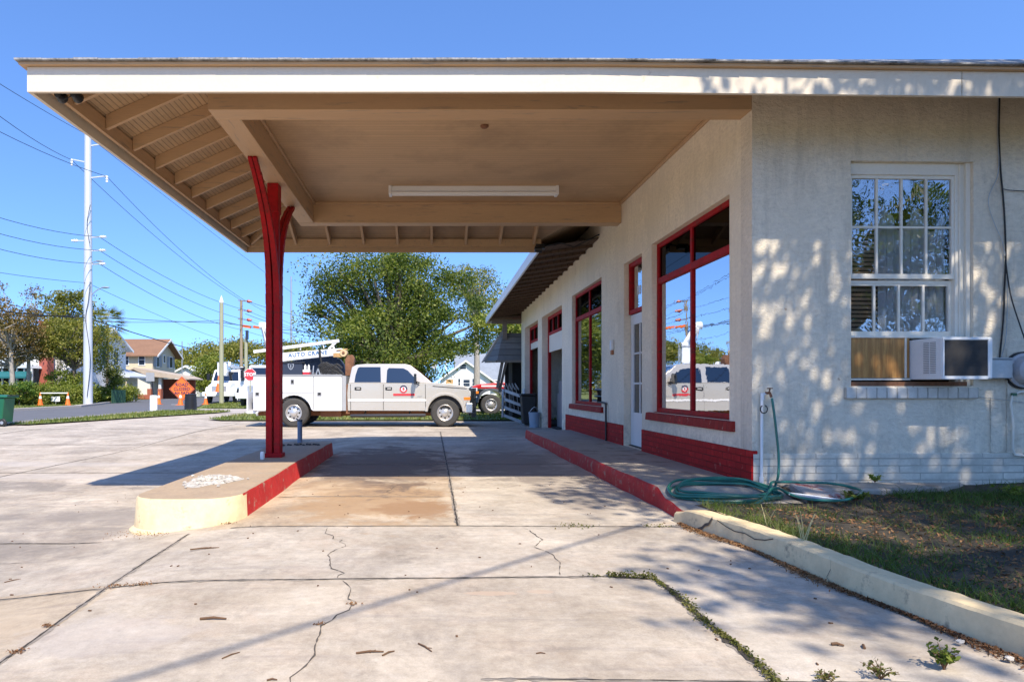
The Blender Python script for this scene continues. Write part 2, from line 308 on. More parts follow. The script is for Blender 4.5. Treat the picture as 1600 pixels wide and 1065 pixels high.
m_litter = leafmat('leaf_litter', [(.08, .04, .02), (.17, .08, .035), (.26, .14, .06), (.10, .06, .035)], .05, .8)
m_weed = leafmat('weed_leaves', [(.04, .05, .012), (.09, .10, .02), (.17, .15, .035), (.15, .08, .03)], .25, .6)
# parking lot concrete: slab tint attribute x stains
def lotmat():
    m, nt, out = _mat('lot_concrete'); v = coords(nt); at = N(nt, 'Attribute', attribute_name='slab_tint')
    base = (.545, .48, .39)
    c = mix(nt, ramp(nt, noise(nt, v, .55, 6, .62, .6), .38, .62), mul(base, .80), mul(base, 1.12))
    vs = coords(nt, (.45, 1.6, 1)); c = mix(nt, math_(nt, 'MULTIPLY', ramp(nt, noise(nt, vs, 1.3, 9, .72, .8), .48, .64), .5), c, (.26, .235, .22))
    c = mix(nt, math_(nt, 'MULTIPLY', ramp(nt, noise(nt, v, 1.9, 7, .68, .3), .49, .62), .5), c, (.44, .33, .25))
    c = mix(nt, math_(nt, 'MULTIPLY', ramp(nt, noise(nt, v, 5, 9, .78), .50, .60), .45), c, (.50, .47, .43))
    c = mix(nt, math_(nt, 'MULTIPLY', ramp(nt, noise(nt, v, 34, 4, .6), .62, .70), .5), c, (.26, .23, .2))
    c = mix(nt, .5, c, mix(nt, noise(nt, v, 120, 4, .75), mul(base, .45), mul(base, 1.55)))
    vb = coords(nt, (1, .55, 1)); c = mix(nt, math_(nt, 'MULTIPLY', ramp(nt, noise(nt, vb, .8, 10, .74, .4), .50, .63), .55), c, (.27, .235, .20))
    c = mix(nt, math_(nt, 'MULTIPLY', ramp(nt, noise(nt, vb, 2.7, 10, .8, .2), .55, .66), .55), c, (.25, .22, .19))
    c = mix(nt, math_(nt, 'MULTIPLY', ramp(nt, noise(nt, coords(nt, (.25, 3, 1)), 2.4, 8, .7), .54, .66), .4), c, (.30, .27, .25))
    fb = ramp(nt, noise(nt, v, 1.1, 14, .78, .3), .34, .66, (.66, .635, .61, 1), (1.12, 1.12, 1.12, 1)); c = mix(nt, 1.0, c, fb, 'MULTIPLY')
    fb = ramp(nt, noise(nt, v, 14, 8, .8), .3, .7, (.80, .79, .78, 1), (1.12, 1.12, 1.12, 1)); c = mix(nt, 1.0, c, fb, 'MULTIPLY')
    c = mix(nt, 1.0, c, at.outputs['Color'], 'MULTIPLY')
    # oily and brown stains with shapes of their own; under-canopy ones include painted shade
    tc = N(nt, 'TexCoord')
    def blot(c, x, y, rx, ry, col, amt, edge=.35):
        mp = N(nt, 'Mapping'); mp.inputs['Location'].default_value = (-x/rx, -y/ry, 0); mp.inputs['Scale'].default_value = (1/rx, 1/ry, 0); L(nt, tc.outputs['Object'], mp.inputs[0])
        ln = N(nt, 'VectorMath', operation='LENGTH'); L(nt, mp.outputs[0], ln.inputs[0])
        d = math_(nt, 'ADD', ln.outputs['Value'], math_(nt, 'MULTIPLY', math_(nt, 'SUBTRACT', noise(nt, v, 2.2, 8, .72, .5), .5), 2.4))
        return mix(nt, math_(nt, 'MULTIPLY', ramp(nt, d, 1-edge, 1+edge, (1, 1, 1, 1), (0, 0, 0, 1)), amt), c, col)
    c = blot(c, -3.5, 5.4, 1.5, 1.0, (.17, .15, .135), .62, .8); c = blot(c, -4.4, 4.5, 1.8, .45, (.2, .175, .15), .6, .7); c = blot(c, -3.3, 6.8, 1.6, .7, (.2, .18, .165), .6, .7); c = blot(c, -6.5, 8.8, 2.5, .6, (.2, .175, .15), .7)
    c = blot(c, -.55, 7.1, .9, 1.5, (.38, .245, .13), .75); c = blot(c, -.15, 6.5, .45, .55, (.28, .16, .08), .65); c = blot(c, -.7, 10.5, 1.2, 3.2, (.15, .11, .085), .85); c = blot(c, 1.2, 10.5, .8, 2.5, (.15, .125, .11), .75)  # the two long dark stains are also strengthened to deepen the canopy shade
    c = blot(c, .0, 8.8, .5, .5, (.42, .30, .19), .4); c = blot(c, -1.15, 7.9, .4, .8, (.5, .36, .22), .45); c = blot(c, .33, 3.83, .17, .05, (.45, .34, .25), .8, .12); c = blot(c, .62, 3.86, .08, .035, (.45, .34, .25), .6, .12)
    c = blot(c, -2.6, 3.5, .7, .5, (.47, .38, .27), .5); c = blot(c, 1.5, 11, .7, 5, (.30, .26, .22), .5); c = blot(c, -1.5, 3.2, .5, .3, (.42, .38, .35), .35); c = blot(c, -7, 11.5, 3, .4, (.44, .40, .36), .5); c = blot(c, -5.2, 9.9, 1.6, .35, (.46, .41, .36), .5)
    c = blot(c, 2.0, 19, 1.3, 4, (.2, .18, .16), .5)
    p = N(nt, 'BsdfPrincipled'); L(nt, c, p.inputs['Base Color']); p.inputs['Roughness'].default_value = .82; p.inputs['Specular IOR Level'].default_value = .3
    b = bump(nt, noise(nt, v, 3, 6, .6), .5, .012); L(nt, bump(nt, noise(nt, v, 70, 5, .7), .5, .003, b), p.inputs['Normal']); L(nt, p.outputs[0], out.inputs[0]); return m
m_lot = lotmat()
# ================================================================ ground, lot, street
def sheet(name, poly, z, mat, kind='structure', zf=None, sub=1):
    m = MB(); m.add([(x, y, (zf(x, y) if zf else 0)+z) for x, y in poly], [tuple(range(len(poly)))]); o = m.build(name, mat); o['kind'] = kind; return o
def gridsheet(name, xs, ys, zf, mat):
    nx, ny = len(xs), len(ys); vs = [(x, y, zf(x, y)) for y in ys for x in xs]; fs = [(j*nx+i, j*nx+i+1, (j+1)*nx+i+1, (j+1)*nx+i) for j in range(ny-1) for i in range(nx-1)]
    m = MB(); m.add(vs, fs); o = m.build(name, mat, smooth=True, angle=60); o['kind'] = 'structure'; return o
gridsheet('ground', [-500, -30.5, -29.5, 12.5, 13.5, 500], [-400, -14.5, -13.5, 30.5, 31.5, 900], lambda x, y: -.25 if -30 < x < 13 and -14 < y < 31 else -.02, m_verge)
xs = sorted(set([-30, -24, -18, -15, -13.2, -12, -11, -10, -9, -8, -7, -6.2, -5.4, -4.6, -3.9] + [round(-3.6+.2*i, 2) for i in range(0, 19)] + [-1.85, .24, 1.36, .8, 2.2, 3.0, 4, 6, 9, 13]))
ys = sorted(set([-14, -8, -4, -1, 1, 2, 3, 4.13, 5.66, 7.2, 8.8, 10.3, 12, 13.5, 15, 16.5, 18, 19.5, 21, 23, 25, 28, 31]))
lot = gridsheet('parking_lot', [x for x in xs if -30 <= x <= 13], ys, gz, m_lot)
me = lot.data; ca = me.color_attributes.new('slab_tint', 'FLOAT_COLOR', 'CORNER'); tints = {}
for p in me.polygons:
    x, y, _ = p.center; k = (0 if x < -6.2 else 1 if x < -1.85 else 2 if x < .24 else 3 if x < 1.36 else 4, sum(y > q for q in (4.13, 5.66, 10.3, 15, 21)))
    if k[1] == 1 and k[0] in (2, 3, 4): k = (2, 1)
    if k[1] == 0 and k[0] == 3: k = (2, 0)
    if k[1] >= 2 and k[0] == 4: k = (3, k[1])
    if k not in tints: g = rng.uniform(.92, 1.04); w = rng.uniform(-.015, .02); tints[k] = (g+w, g, g-w*1.5, 1)
    if k == (2, 2): tints[k] = (1.0, .93, .83, 1)
    if k == (3, 2): tints[k] = (1.07, 1.08, 1.08, 1)
    if k == (4, 0): tints[k] = (1.02, 1.03, 1.04, 1)
    if k == (1, 0): tints[k] = (.95, .89, .80, 1)
    for li in p.loop_indices: ca.data[li].color = tints[k]
# lot surface beyond the verge is cut by laying street, verge and apron sheets above it
def ribbon(name, pts, w, mat, zoff=.004, wob=.35, step=.04, zf=gz, kind='structure', jit=0.0):
    m = MB(); P = [Vector((p[0], p[1], 0)) for p in pts]; run = []
    for a, b in zip(P[:-1], P[1:]):
        n = max(2, int((b-a).length/step)); run += [a.lerp(b, i/n) for i in range(n)]
    run.append(P[-1]); vs = []; k = 0
    for i, p in enumerate(run):
        d = (run[min(i+1, len(run)-1)]-run[max(0, i-1)]).normalized(); s = Vector((-d.y, d.x, 0)); k = k*.7+rng.normal()*jit
        ww = w*(1+wob*rng.normal()); ww = max(ww, w*.25); 
        if i in (0, len(run)-1): ww *= .3
        for q in (-.5, .5):
            v = p+s*(ww*q+k); vs.append((v.x, v.y, zf(v.x, v.y)+zoff))
    m.add(vs, [(2*i, 2*i+1, 2*i+3, 2*i+2) for i in range(len(run)-1)]); o = m.build(name, mat); o['kind'] = kind; return o
J = [([(-13, 4.0), (-6.2, 4.02), (-1.85, 4.06), (1.1, 4.17)], .011), ([(-9, 5.55), (-2.7, 5.62)], .016), ([(-1.66, 5.68), (.24, 5.70), (2.08, 5.66)], .007),
     ([(-1.78, .6), (-1.86, 3.2), (-1.93, 4.05), (-1.98, 5.6)], .011), ([(.23, 5.70), (.25, 9), (.27, 18)], .013), ([(1.08, 4.17), (1.36, 4.10)], .03), ([(1.36, 4.1), (1.36, 2.2), (1.33, .5)], .035),
     ([(-13, 10.3), (-2.8, 10.3)], .012), ([(-1.6, 10.3), (2.1, 10.3)], .012), ([(-16, 15), (2.1, 15)], .014), ([(-6.2, .5), (-6.2, 22)], .012), ([(-11, 3), (-11, 22)], .014), ([(-1.6, 7.25), (.15, 7.23)], .005), ([(.2, 2.70), (2.6, 2.64)], .006), ([(-20, 19.0), (4, 19.2)], .014)]
m_edge = M('joint_edge_dirt', (.27, .235, .195), .95, .25, 9, .004, 60)
for pts, w in J: ribbon('pavement_joint', pts, w+.022, m_edge, .002, .35, .03, jit=.003); ribbon('pavement_joint', pts, w, m_joint, .004, .45, .04, jit=.0015)
CR = [[(-.86, 5.62), (-.73, 5.2), (-.62, 5.05), (-.70, 4.7), (-.60, 4.35), (-.56, 4.13)], [(-.50, 4.08), (-.43, 3.75), (-.40, 3.62), (-.52, 3.3), (-.49, 3.05), (-.56, 2.6), (-.58, 2.1)], [(.80, 5.6), (.84, 5.3), (.80, 5.05), (.86, 4.6), (.80, 4.2)], [(-.35, 8.1), (-.5, 7.6), (-.30, 7.3)], [(-2.9, 5.0), (-4.0, 4.85), (-5.2, 4.6)], [(-5.5, 8.8), (-4.2, 9.0), (-3.1, 9.4)]]
for pts in CR:
    fine = []
    for a, b in zip(pts[:-1], pts[1:]):
        for i in range(4): t = i/4; fine.append((a[0]+(b[0]-a[0])*t+rng.normal()*.018, a[1]+(b[1]-a[1])*t))
    ribbon('pavement_crack', fine+[pts[-1]], .0055, m_crack, .003, .6, .03, jit=.002)
sheet('street', [(-13.4, -30), (-13.0, 21), (-12.9, 36), (-14.2, 42), (-16.5, 50), (-16, 52), (40, 52), (40, 66), (-60, 66), (-60, 56), (-25, 55), (-22, 45), (-20.6, 40), (-20.2, 30), (-20, -30)], .028, m_asphalt)
sheet('street', [(-27, 66), (-19, 66), (-26, 130), (-35, 130)], .024, m_asphalt)
o = sheet('pavement', [(-12.9, 33.4), (2.0, 33.4), (6, 36), (-12.4, 37.4)], .02, m_drive)
o = sheet('pavement', [(-10.4, 30.8), (-8.2, 30.8), (-8.2, 33.6), (-10.9, 33.6)], .016, m_drive)
def verge(poly, z, name='verge_turf', dens=26, h=.08, mat=m_grass):
    o = sheet(name, poly, z, m_verge)
    P = np.array(poly); x0, y0 = P.min(0); x1, y1 = P.max(0); A = (x1-x0)*(y1-y0); n = int(A*dens); q = np.stack([rng.uniform(x0, x1, n), rng.uniform(y0, y1, n)], 1)
    ins = np.zeros(n, bool); j = len(P)-1
    for i in range(len(P)):
        c = ((P[i, 1] > q[:, 1]) != (P[j, 1] > q[:, 1])) & (q[:, 0] < (P[j, 0]-P[i, 0])*(q[:, 1]-P[i, 1])/(P[j, 1]-P[i, 1]+1e-12)+P[i, 0]); ins ^= c; j = i
    return q[ins], z, h
def blades(name, q, z, h, mat, w=.02, lean=.35, zf=None, hv=.5):
    n = len(q); ang = rng.uniform(0, 2*np.pi, n); hh = h*(1-hv+2*hv*rng.random(n)); ln = lean*hh*rng.random(n)*1.6; a2 = rng.uniform(0, 2*np.pi, n)
    zz = np.full(n, z) if zf is None else zf(q[:, 0], q[:, 1]); b = np.stack([q[:, 0], q[:, 1], zz], 1); s = np.stack([np.cos(ang), np.sin(ang), 0*ang], 1)*w*.5
    tip = b+np.stack([np.cos(a2)*ln, np.sin(a2)*ln, hh], 1); v = np.stack([b-s, b+s, tip], 1).reshape(-1, 3); o = rawmesh(name, v, np.arange(3*n).reshape(-1, 3), mat); o['kind'] = 'stuff'; return o
V1 = [(-13.05, 21.0), (-12.3, 20.9), (-11.6, 23.5), (-10.6, 27.5), (-9.6, 31.0), (-9.4, 32.4), (-10.1, 33.2), (-12.9, 33.0)]
V2 = [(-8.0, 24.6), (-7.2, 23.6), (6.5, 23.8), (6.5, 31.0), (-6.5, 31.5), (-7.8, 29.5)]
V3 = [(-12.7, 37.6), (9, 38), (9, 51.5), (-15.6, 51.5), (-14.2, 44), (-12.9, 39.5)]
V4 = [(-20.5, 20), (-20.7, 40), (-22.3, 46), (-25.2, 55), (-36, 55), (-36, 20)]
for i, (P, d, w) in enumerate(((V1, 90, .05), (V2, 60, .05), (V3, 35, .07), (V4, 30, .07))):
    q, z, h = verge(P, .05, dens=d); o = blades('verge_grass', q, .045, .085, m_grass, w, .6)
    if i == 0: # hide nothing: grass stands on its own turf
        pass
m = MB()
for a, b in (((-13.1, 21), (-12.95, 33.2)),): m.bar((a[0], a[1], .03), (b[0], b[1], .03), .16, .12)
for a, b in (((-20.35, 22), (-20.7, 40)), ((-20.7, 40), (-22.4, 46)), ((-22.4, 46), (-25.3, 55))): m.bar((a[0], a[1], .06), (b[0], b[1], .06), .45, .16)
struct(m.build('kerb', m_drive))
# ================================================================ walk in front of the shop, kerbs, lawn
wz = lambda y: .085+.025*sm((y-5.95)/.3)+.08*sm((y-6.42)/.28)
m = MB(); ysw = [5.93, 6.1, 6.25, 6.42, 6.5, 6.56, 6.63, 6.7, 6.95, 7.4, 8, 9, 10, 11, 12, 13, 14, 15.2, 15.7]
xk = lambda y: 2.175+.012*math.sin(y*2.1)+.006*math.sin(y*7)
def edge_r(y): return 3.25 if y > 6.87 else 3.42
for a, b in zip(ysw[:-1], ysw[1:]):
    bb = b if not (a < 6.87 < b) else b
    m.add([(xk(a)+.12, a, wz(a)), (edge_r((a+b)/2), a, wz(a)), (edge_r((a+b)/2), b, wz(b)), (xk(b)+.12, b, wz(b))], [(0, 1, 2, 3)])
m.box(2.3, 5.90, -.1, 3.42, 5.93, .074); m.box(2.3, 15.7, -.1, 3.24, 15.72, .188)
struct(m.build('pavement', m_walk))
m = MB(); yy = list(np.arange(5.93, 7, .05))+list(np.arange(7.05, 15.71, .16))+[15.7]
prof = lambda y: [(xk(y)+.0, -.05), (xk(y)+.004, wz(y)*.55+rng.normal()*.003), (xk(y)+.012+abs(rng.normal())*.006, wz(y)-.012), (xk(y)+.03, wz(y)+.002), (xk(y)+.121, wz(y)+.003)]
vs = []; 
for y in yy: vs += [(x, y, z) for x, z in prof(y)]
fs = [(i*5+k, i*5+k+1, (i+1)*5+k+1, (i+1)*5+k) for i in range(len(yy)-1) for k in range(4)]
m.add(vs, fs); m.mi = [0 if (k % 4) < 3 else 1 for k in range(len(fs))]; n = len(yy)
m.add([vs[0], vs[1], vs[2], vs[3], vs[4], (vs[4][0], vs[4][1], -.05)], [(0, 1, 2, 3, 4, 5)], 0); m.add([vs[-5], vs[-4], vs[-3], vs[-2], vs[-1], (vs[-1][0], vs[-1][1], -.05)], [(0, 1, 2, 3, 4, 5)], 0)
struct(m.build('kerb', [m_redkerb, m_walk], smooth=True))
# cream kerb along the lawn
kp = [(5.90, 2.10), (5.75, 2.125), (5.6, 2.14), (5.3, 2.20), (5.0, 2.265), (4.5, 2.31), (3.8, 2.365), (3.2, 2.45), (2.8, 2.52), (2.2, 2.62), (1.2, 2.76), (0, 2.9), (-2, 3.1), (-6, 3.4)]
def kx(y):
    for (a, xa), (b, xb) in zip(kp[:-1], kp[1:]):
        if b <= y <= a: return xa+(xb-xa)*(y-a)/(b-a)
    return kp[0][1] if y > kp[0][0] else kp[-1][1]
m = MB(); yy = list(np.arange(5.9, 1.0, -.06))+[0, -2, -6]; vs = []; wd = .0
for i, y in enumerate(yy):
    h = .15*(.55+.45*sm((5.95-y)/.35))+.006*math.sin(y*3.1)+rng.normal()*.0015; w = .19-.05*sm((5.9-y)/1.2)+rng.normal()*.002; x = kx(y)+rng.normal()*.0015
    vs += [(x-.004, y, -.05), (x, y, .015), (x+.008, y, h*.72), (x+.012, y, h-.014), (x+.026, y, h), (x+w, y, h+.003), (x+w+.012, y, h-.02), (x+w+.014, y, -.05)]
fs = [(i*8+k, i*8+k+1, (i+1)*8+k+1, (i+1)*8+k) for i in range(len(yy)-1) for k in range(7)]
m.add(vs, fs); m.add(vs[:8], [tuple(range(8))]); struct(m.build('kerb', m_cream, smooth=True, angle=30))
m = MB()   # cracks in the cream kerb
def kcrack(pts, w):
    vs = []
    for y, t in pts:
        h = .15; x = kx(y)+ (.0 if t < .5 else .018*(t-.5)*2)-.004; z = .01+t*(h-.018)
        for q in (-.5, .5): vs.append((x-.002, y+q*w*.3, z+q*w))
    m.add(vs, [(2*i, 2*i+1, 2*i+3, 2*i+2) for i in range(len(pts)-1)])
kcrack([(5.33, .95), (5.35, .7), (5.36, .55), (5.40, .45), (5.44, .2), (5.5, .02)], .022); kcrack([(5.27, .92), (5.15, .72), (5.05, .62), (4.93, .7), (4.8, .60), (4.68, .75), (4.6, .95)], .007); kcrack([(4.02, .98), (4.0, .6), (4.03, .2), (4.0, .02)], .005)
struct(m.build('pavement_crack', m_crack))
def lz(x, y): 
    return .125+.045*sm((y-5.3)/1.5)+.02*np.sin(x*2.3+y)*np.cos(y*1.7)+.01*np.sin(x*7)*np.sin(y*6)
lx = list(np.arange(2.15, 9.01, .11))+[12, 20, 30]; ly = list(np.arange(1.0, 7.0, .11))
nx = len(lx); vs = []
for y in [-8, -3]+ly:
    for i, x in enumerate(lx):
        X = max(x, kx(min(y, 5.88))+.15+.0005*i) if y < 5.9 else max(x, 3.40+.0005*i); vs.append((X, y, float(lz(X, y))+(rng.normal()*.008)))
m = MB(); ny = len(ly)+2; m.add(vs, [(j*nx+i, j*nx+i+1, (j+1)*nx+i+1, (j+1)*nx+i) for j in range(ny-1) for i in range(nx-1)]); struct(m.build('lawn', m_lawn, smooth=True, angle=80))
# lawn grass: patchy
def lawn_pts(n, dens):
    q = np.stack([rng.uniform(2.3, 10, n), rng.uniform(1.5, 6.85, n)], 1); kxx = np.array([kx(min(y, 5.88)) for y in q[:, 1]])
    ok = (q[:, 0] > kxx+.16) & ~((q[:, 1] > 6.36) & (q[:, 0] < 5.3)) & ~((q[:, 1] > 5.85) & (q[:, 0] < 3.45)); x, y = q.T
    f = .5+.35*np.sin(x*1.9+1.3*np.sin(y*2.2))*np.cos(y*2.6+.8*np.sin(x*1.4))+.25*np.sin(x*5.1+y*4.3); near = np.exp(-((x-kxx-.22)/.2)**2); back = np.exp(-((y-6.15)/.35)**2)*(x > 4.2)
    keep = rng.random(n) < np.clip(dens*(f**2+1.3*near*(.5+f)+1.1*back), 0, 1)*ok; return q[keep]
q = lawn_pts(190000, .5); blades('lawn_grass', q, .12, .045, m_lawngrass, .006, 1.1, zf=lz, hv=.7)
q = lawn_pts(26000, .8); q = q[(rng.random(len(q)) < .5)]; blades('lawn_grass', q, .12, .085, m_lawngrass, .007, 1.2, zf=lz, hv=.6)
q = np.stack([rng.uniform(2.5, 9, 22000), rng.uniform(1.5, 6.3, 22000)], 1); q = q[(q[:, 0] > np.array([kx(y) for y in q[:, 1]])+.17) & ~((q[:, 1] > 5.85) & (q[:, 0] < 3.45))]
c = np.stack([q[:, 0], q[:, 1], lz(q[:, 0], q[:, 1])+.008], 1); v, f = leaf_quads(c, .03, 2.2, .4); o = rawmesh('leaf_litter', v, f, m_litter); o['kind'] = 'stuff'
# litter in the gutter along the kerb
n = 5200; y = rng.uniform(1.6, 5.75, n); x = np.array([kx(a) for a in y])-.01-np.abs(rng.normal(size=n))*.026*(1+.7*np.sin(y*5)); c = np.stack([x, y, .008+.012*rng.random(n)], 1)
v, f = leaf_quads(c, .022, 1.6, .4); o = rawmesh('leaf_litter', v, f, m_litter); o['kind'] = 'stuff'
# weeds in the joint
pts = []
for t in rng.random(1500): 
    y = 4.12-t*2.2
    if rng.random() > .35+.65*abs(math.sin(y*4.3+1.2*math.sin(y*11))): continue
    pts.append((1.36+(.007+.012*abs(math.sin(y*3.1)))*rng.normal()+.012*math.sin(y*9), y, .006+abs(rng.normal())*.007))
for t in rng.random(420): pts.append((1.08+t*.28, 4.17-t*.06+rng.normal()*.015, .008+abs(rng.normal())*.013))
for cx_, cy_, k, s in ((-.405, 3.63, 30, .014), (-.53, 3.32, 25, .01), (-1.88, 4.08, 70, .03), (-1.72, 4.06, 80, .03), (-1.9, 3.4, 50, .012), (-1.84, 3.05, 60, .016), (-2.3, 5.74, 260, .13), (-1.75, 5.9, 60, .03), (-3.9, 5.58, 50, .05), (1.2, 5.68, 90, .07), (1.9, 5.67, 60, .05), (1.0, 4.17, 30, .02)):
    for _ in range(k): pts.append((cx_+rng.normal()*s*1.4, cy_+rng.normal()*s*.7, gz(cx_, cy_)+.004+abs(rng.normal())*.006))
P_ = np.array(pts); dk = (P_[:, 0] < -.3); v, f = leaf_quads(P_[dk], .014, 1.2, .5); o = rawmesh('leaf_litter', v, f, m_litter); o['kind'] = 'stuff'
v, f = leaf_quads(P_[~dk], .016, 1.0, .6); o = rawmesh('joint_weeds', v, f, m_weed); o['kind'] = 'stuff'
# larger weed clumps, each a plant of its own
def weed(label, x, y, z, n, r, h, leaf, mat, group='weeds growing through the paving and lawn'):
    t = thing('weed', label, 'weed', (x, y, z), group=group); m = MB(); cs = []
    for i in range(n):
        a = rng.uniform(0, 6.28); l = r*(.4+.6*rng.random()); e = Vector((x+math.cos(a)*l, y+math.sin(a)*l, z+h*(.5+.5*rng.random()))); b = Vector((x, y, z)); m.tube([b, b.lerp(e, .5)+Vector((0, 0, h*.2)), e], [.0025, .002, .001], 4)
        for k in range(7): cs.append(tuple(b.lerp(e, .3+.7*rng.random())+Vector((rng.normal()*.008, rng.normal()*.008, .004+h*.1*rng.random()))))
    m.build('stem', m_stem, t); v, f = leaf_quads(np.array(cs), leaf, .7, .5); rawmesh('foliage', v, f, mat, t); return t
weed('dark green weed clump on the concrete beside the leaf-filled gutter', 2.10, 2.79, 0, 18, .06, .10, .03, m_oak)
weed('yellowing weed at the bottom edge of the concrete, right of the debris', 1.78, 2.70, 0, 12, .07, .07, .02, m_weed); weed('low reddish weed mat left of the yellowing weed', 1.56, 2.70, 0, 12, .07, .03, .016, m_weed)
weed('small green weed at the foot of the stucco wall under the window', 4.43, 6.80, .21, 10, .07, .09, .04, m_hedge); weed('tiny weed at the wall foot right of the window', 6.0, 6.85, .2, 7, .05, .06, .03, m_hedge)
weed('leafy weed clump at the right end of the concrete pad', 5.25, 6.15, .17, 22, .16, .10, .04, m_hedge); weed('leafy weed clump beside the loose hose loop', 3.75, 6.02, .15, 18, .12, .10, .04, m_oak)
def stalk(label, x, y, z, h, k, sp):
    t = thing('grass_stalk', label, 'grass stalk', (x, y, z), group='tall dry stalks behind the cream kerb'); m = MB()
    for i in range(k):
        a = rng.uniform(0, 6.28); e = Vector((x+math.cos(a)*sp, y+math.sin(a)*sp, z+h*(.75+.3*rng.random()))); b = Vector((x+rng.normal()*.01, y, z)); m.tube([b, b.lerp(e, .6)+Vector((0, 0, h*.08)), e], [.0028, .0022, .001], 4)
    m.build('stem', m_dry, t); return t
m_dry = M('dry_stalk', (.50, .44, .22), .8, .15, 5, 0)
stalk('tall forked dry grass stalk standing behind the cream kerb', kx(4.45)+.13, 4.45, .14, .21, 6, .06); stalk('bent pale stalk behind the kerb nearer the hose', kx(5.0)+.2, 5.0, .14, .15, 3, .09)
t = thing('stick', 'single reddish brown stick upright in the shaded lawn', 'stick', (3.0, 4.6, .13)); MB().tube([(3.0, 4.6, .12), (2.997, 4.6, .25)], .004, 5).build('twig', m_stem, t)
# twigs, stones on the concrete
def twig(label, px, py, ang, l, r=.004, fork=False):
    x, y = G(px, py, 0); z = gz(x, y); m = MB(); c, s = math.cos(ang), math.sin(ang)
    m.tube([(x-c*l/2, y-s*l/2, z+r), (x, y+.006, z+r*1.6), (x+c*l/2, y+s*l/2, z+r)], [r, r, r*.6], 6)
    if fork: m.tube([(x, y, z+r), (x+l*.22*c-s*l*.2, y+l*.22*s+c*l*.2, z+r)], [r*.7, r*.3], 5)
    return tag(m.build('twig', m_stem, smooth=True, at=(x, y, z)), label, 'twig', 'twigs and bark bits lying on the concrete')
twig('straight brown stick lying alone on the left front slab', 333, 968, .02, .13, .007); twig('thin bent twig left of the main crack', 361, 1024, .9, .09, .003)
twig('forked twig right of the twig pair on the front slab', 664, 1012, -1.0, .11, .004, True); twig('longer twig of the pair below the big crack', 578, 1020, .15, .12, .005, True); twig('shorter twig of the pair below the big crack', 607, 1021, .8, .07, .004)
twig('short twig in the middle of the bottom slab', 845, 1021, .0, .04, .003); twig('dark bark chip left of the weed clump by the kerb', 1309, 1009, -.4, .05, .007, True); twig('upright leaning bark chip right of its darker neighbour', 1350, 1011, 1.1, .05, .006)
twig('curled dry leaf stem below the island end', 320, 855, .3, .20, .006, True); twig('small twig on the far left slab', 20, 878, .9, .1, .003); twig('bark chip at the bottom edge left of centre', 425, 1063, .1, .04, .004)
def chips(n):
    m = MB()
    for _ in range(n):
        x = rng.uniform(-4, 2.2); y = rng.uniform(2.6, 9)
        if -2.75 < x < -1.6 and y > 5.5: continue
        z = gz(x, y); a = rng.uniform(0, 3.14); l = rng.uniform(.006, .02); m.bar((x, y, z+.004), (x+math.cos(a)*l, y+math.sin(a)*l, z+.004), rng.uniform(.004, .01), .005)
    o = m.build('bark_debris', m_stem); o['kind'] = 'stuff'
chips(120)
for lab, px, py in (('white stone in the gutter, nearer the lower right corner', 1578, 1028), ('white stone in the gutter left of the other white stone', 1501, 1002)):
    x, y = G(px, py, .02); m = MB(); m.lathe([(0, -.008), (.014, -.006), (.017, .002), (.010, .008), (0, .009)], (x, y, .022), n=7); m.v = [(a+rng.normal()*.002, b+rng.normal()*.002, c+rng.normal()*.001) for a, b, c in m.v]; tag(m.build('stone', m_rubble, smooth=True, at=(x, y, 0)), lab, 'stone', 'white stones in the gutter')
# ================================================================ the service station
X0 = 3.245; Y0 = 6.88
bld = thing('service_station', 'cream stucco former filling station with red trimmed shop windows and a hip roofed drive-through canopy', 'building', (X0, Y0, 0))
fY = lambda x: Y0+.03*(x-X0)
def wallgrid(u0, u1, z0, z1, ops, t, mp, close=(1, 1)):
    us = sorted(set([u0, u1]+[v for o in ops for v in o[:2]])); zs = sorted(set([z0, z1]+[v for o in ops for v in o[2:]])); m = MB()
    def solid(i, j):
        if i < 0 or j < 0 or i >= len(us)-1 or j >= len(zs)-1: return False
        u = (us[i]+us[i+1])/2; z = (zs[j]+zs[j+1])/2; return not any(a < u < b and c < z < d for a, b, c, d in ops)
    for i in range(len(us)-1):
        for j in range(len(zs)-1):
            if not solid(i, j): continue
            a, b, c, d = us[i], us[i+1], zs[j], zs[j+1]
            for dd in (0, t): m.add([mp(a, c, dd), mp(b, c, dd), mp(b, d, dd), mp(a, d, dd)], [(0, 1, 2, 3)])
            for k, (ii, jj), e in ((0, (i-1, j), [(a, c), (a, d)]), (1, (i+1, j), [(b, c), (b, d)]), (2, (i, j-1), [(a, c), (b, c)]), (3, (i, j+1), [(a, d), (b, d)])):
                if not solid(ii, jj):
                    if (ii == -1 and not close[0]) or (ii == len(us)-1 and not close[1]): continue
                    (p, q), (r_, s_) = e; m.add([mp(p, q, 0), mp(r_, s_, 0), mp(r_, s_, t), mp(p, q, t)], [(0, 1, 2, 3)])
    return m
def weld(o):
    import bmesh; bm = bmesh.new(); bm.from_mesh(o.data); bmesh.ops.remove_doubles(bm, verts=bm.verts, dist=.0005); bmesh.ops.recalc_face_normals(bm, faces=bm.faces); bm.to_mesh(o.data); bm.free(); return o
SM = lambda u, z, d: (X0+d, u, z); FM = lambda u, z, d: (u, fY(u)+d, z)
W1 = (7.40, 10.0, .80, 3.25); DR = (10.46, 11.43, .19, 3.22); W2 = (12.92, 15.6, .80, 3.25); B1 = (16.8, 19.8, -.02, 3.2); B2 = (20.55, 23.4, -.02, 3.2)
weld(wallgrid(7.13, 24.25, -.15, 4.42, [W1, DR, W2, B1, B2], .25, SM, (0, 1)).build('side_wall', m_plaster, bld))
WF = (4.26, 5.53, 1.17, 3.45)
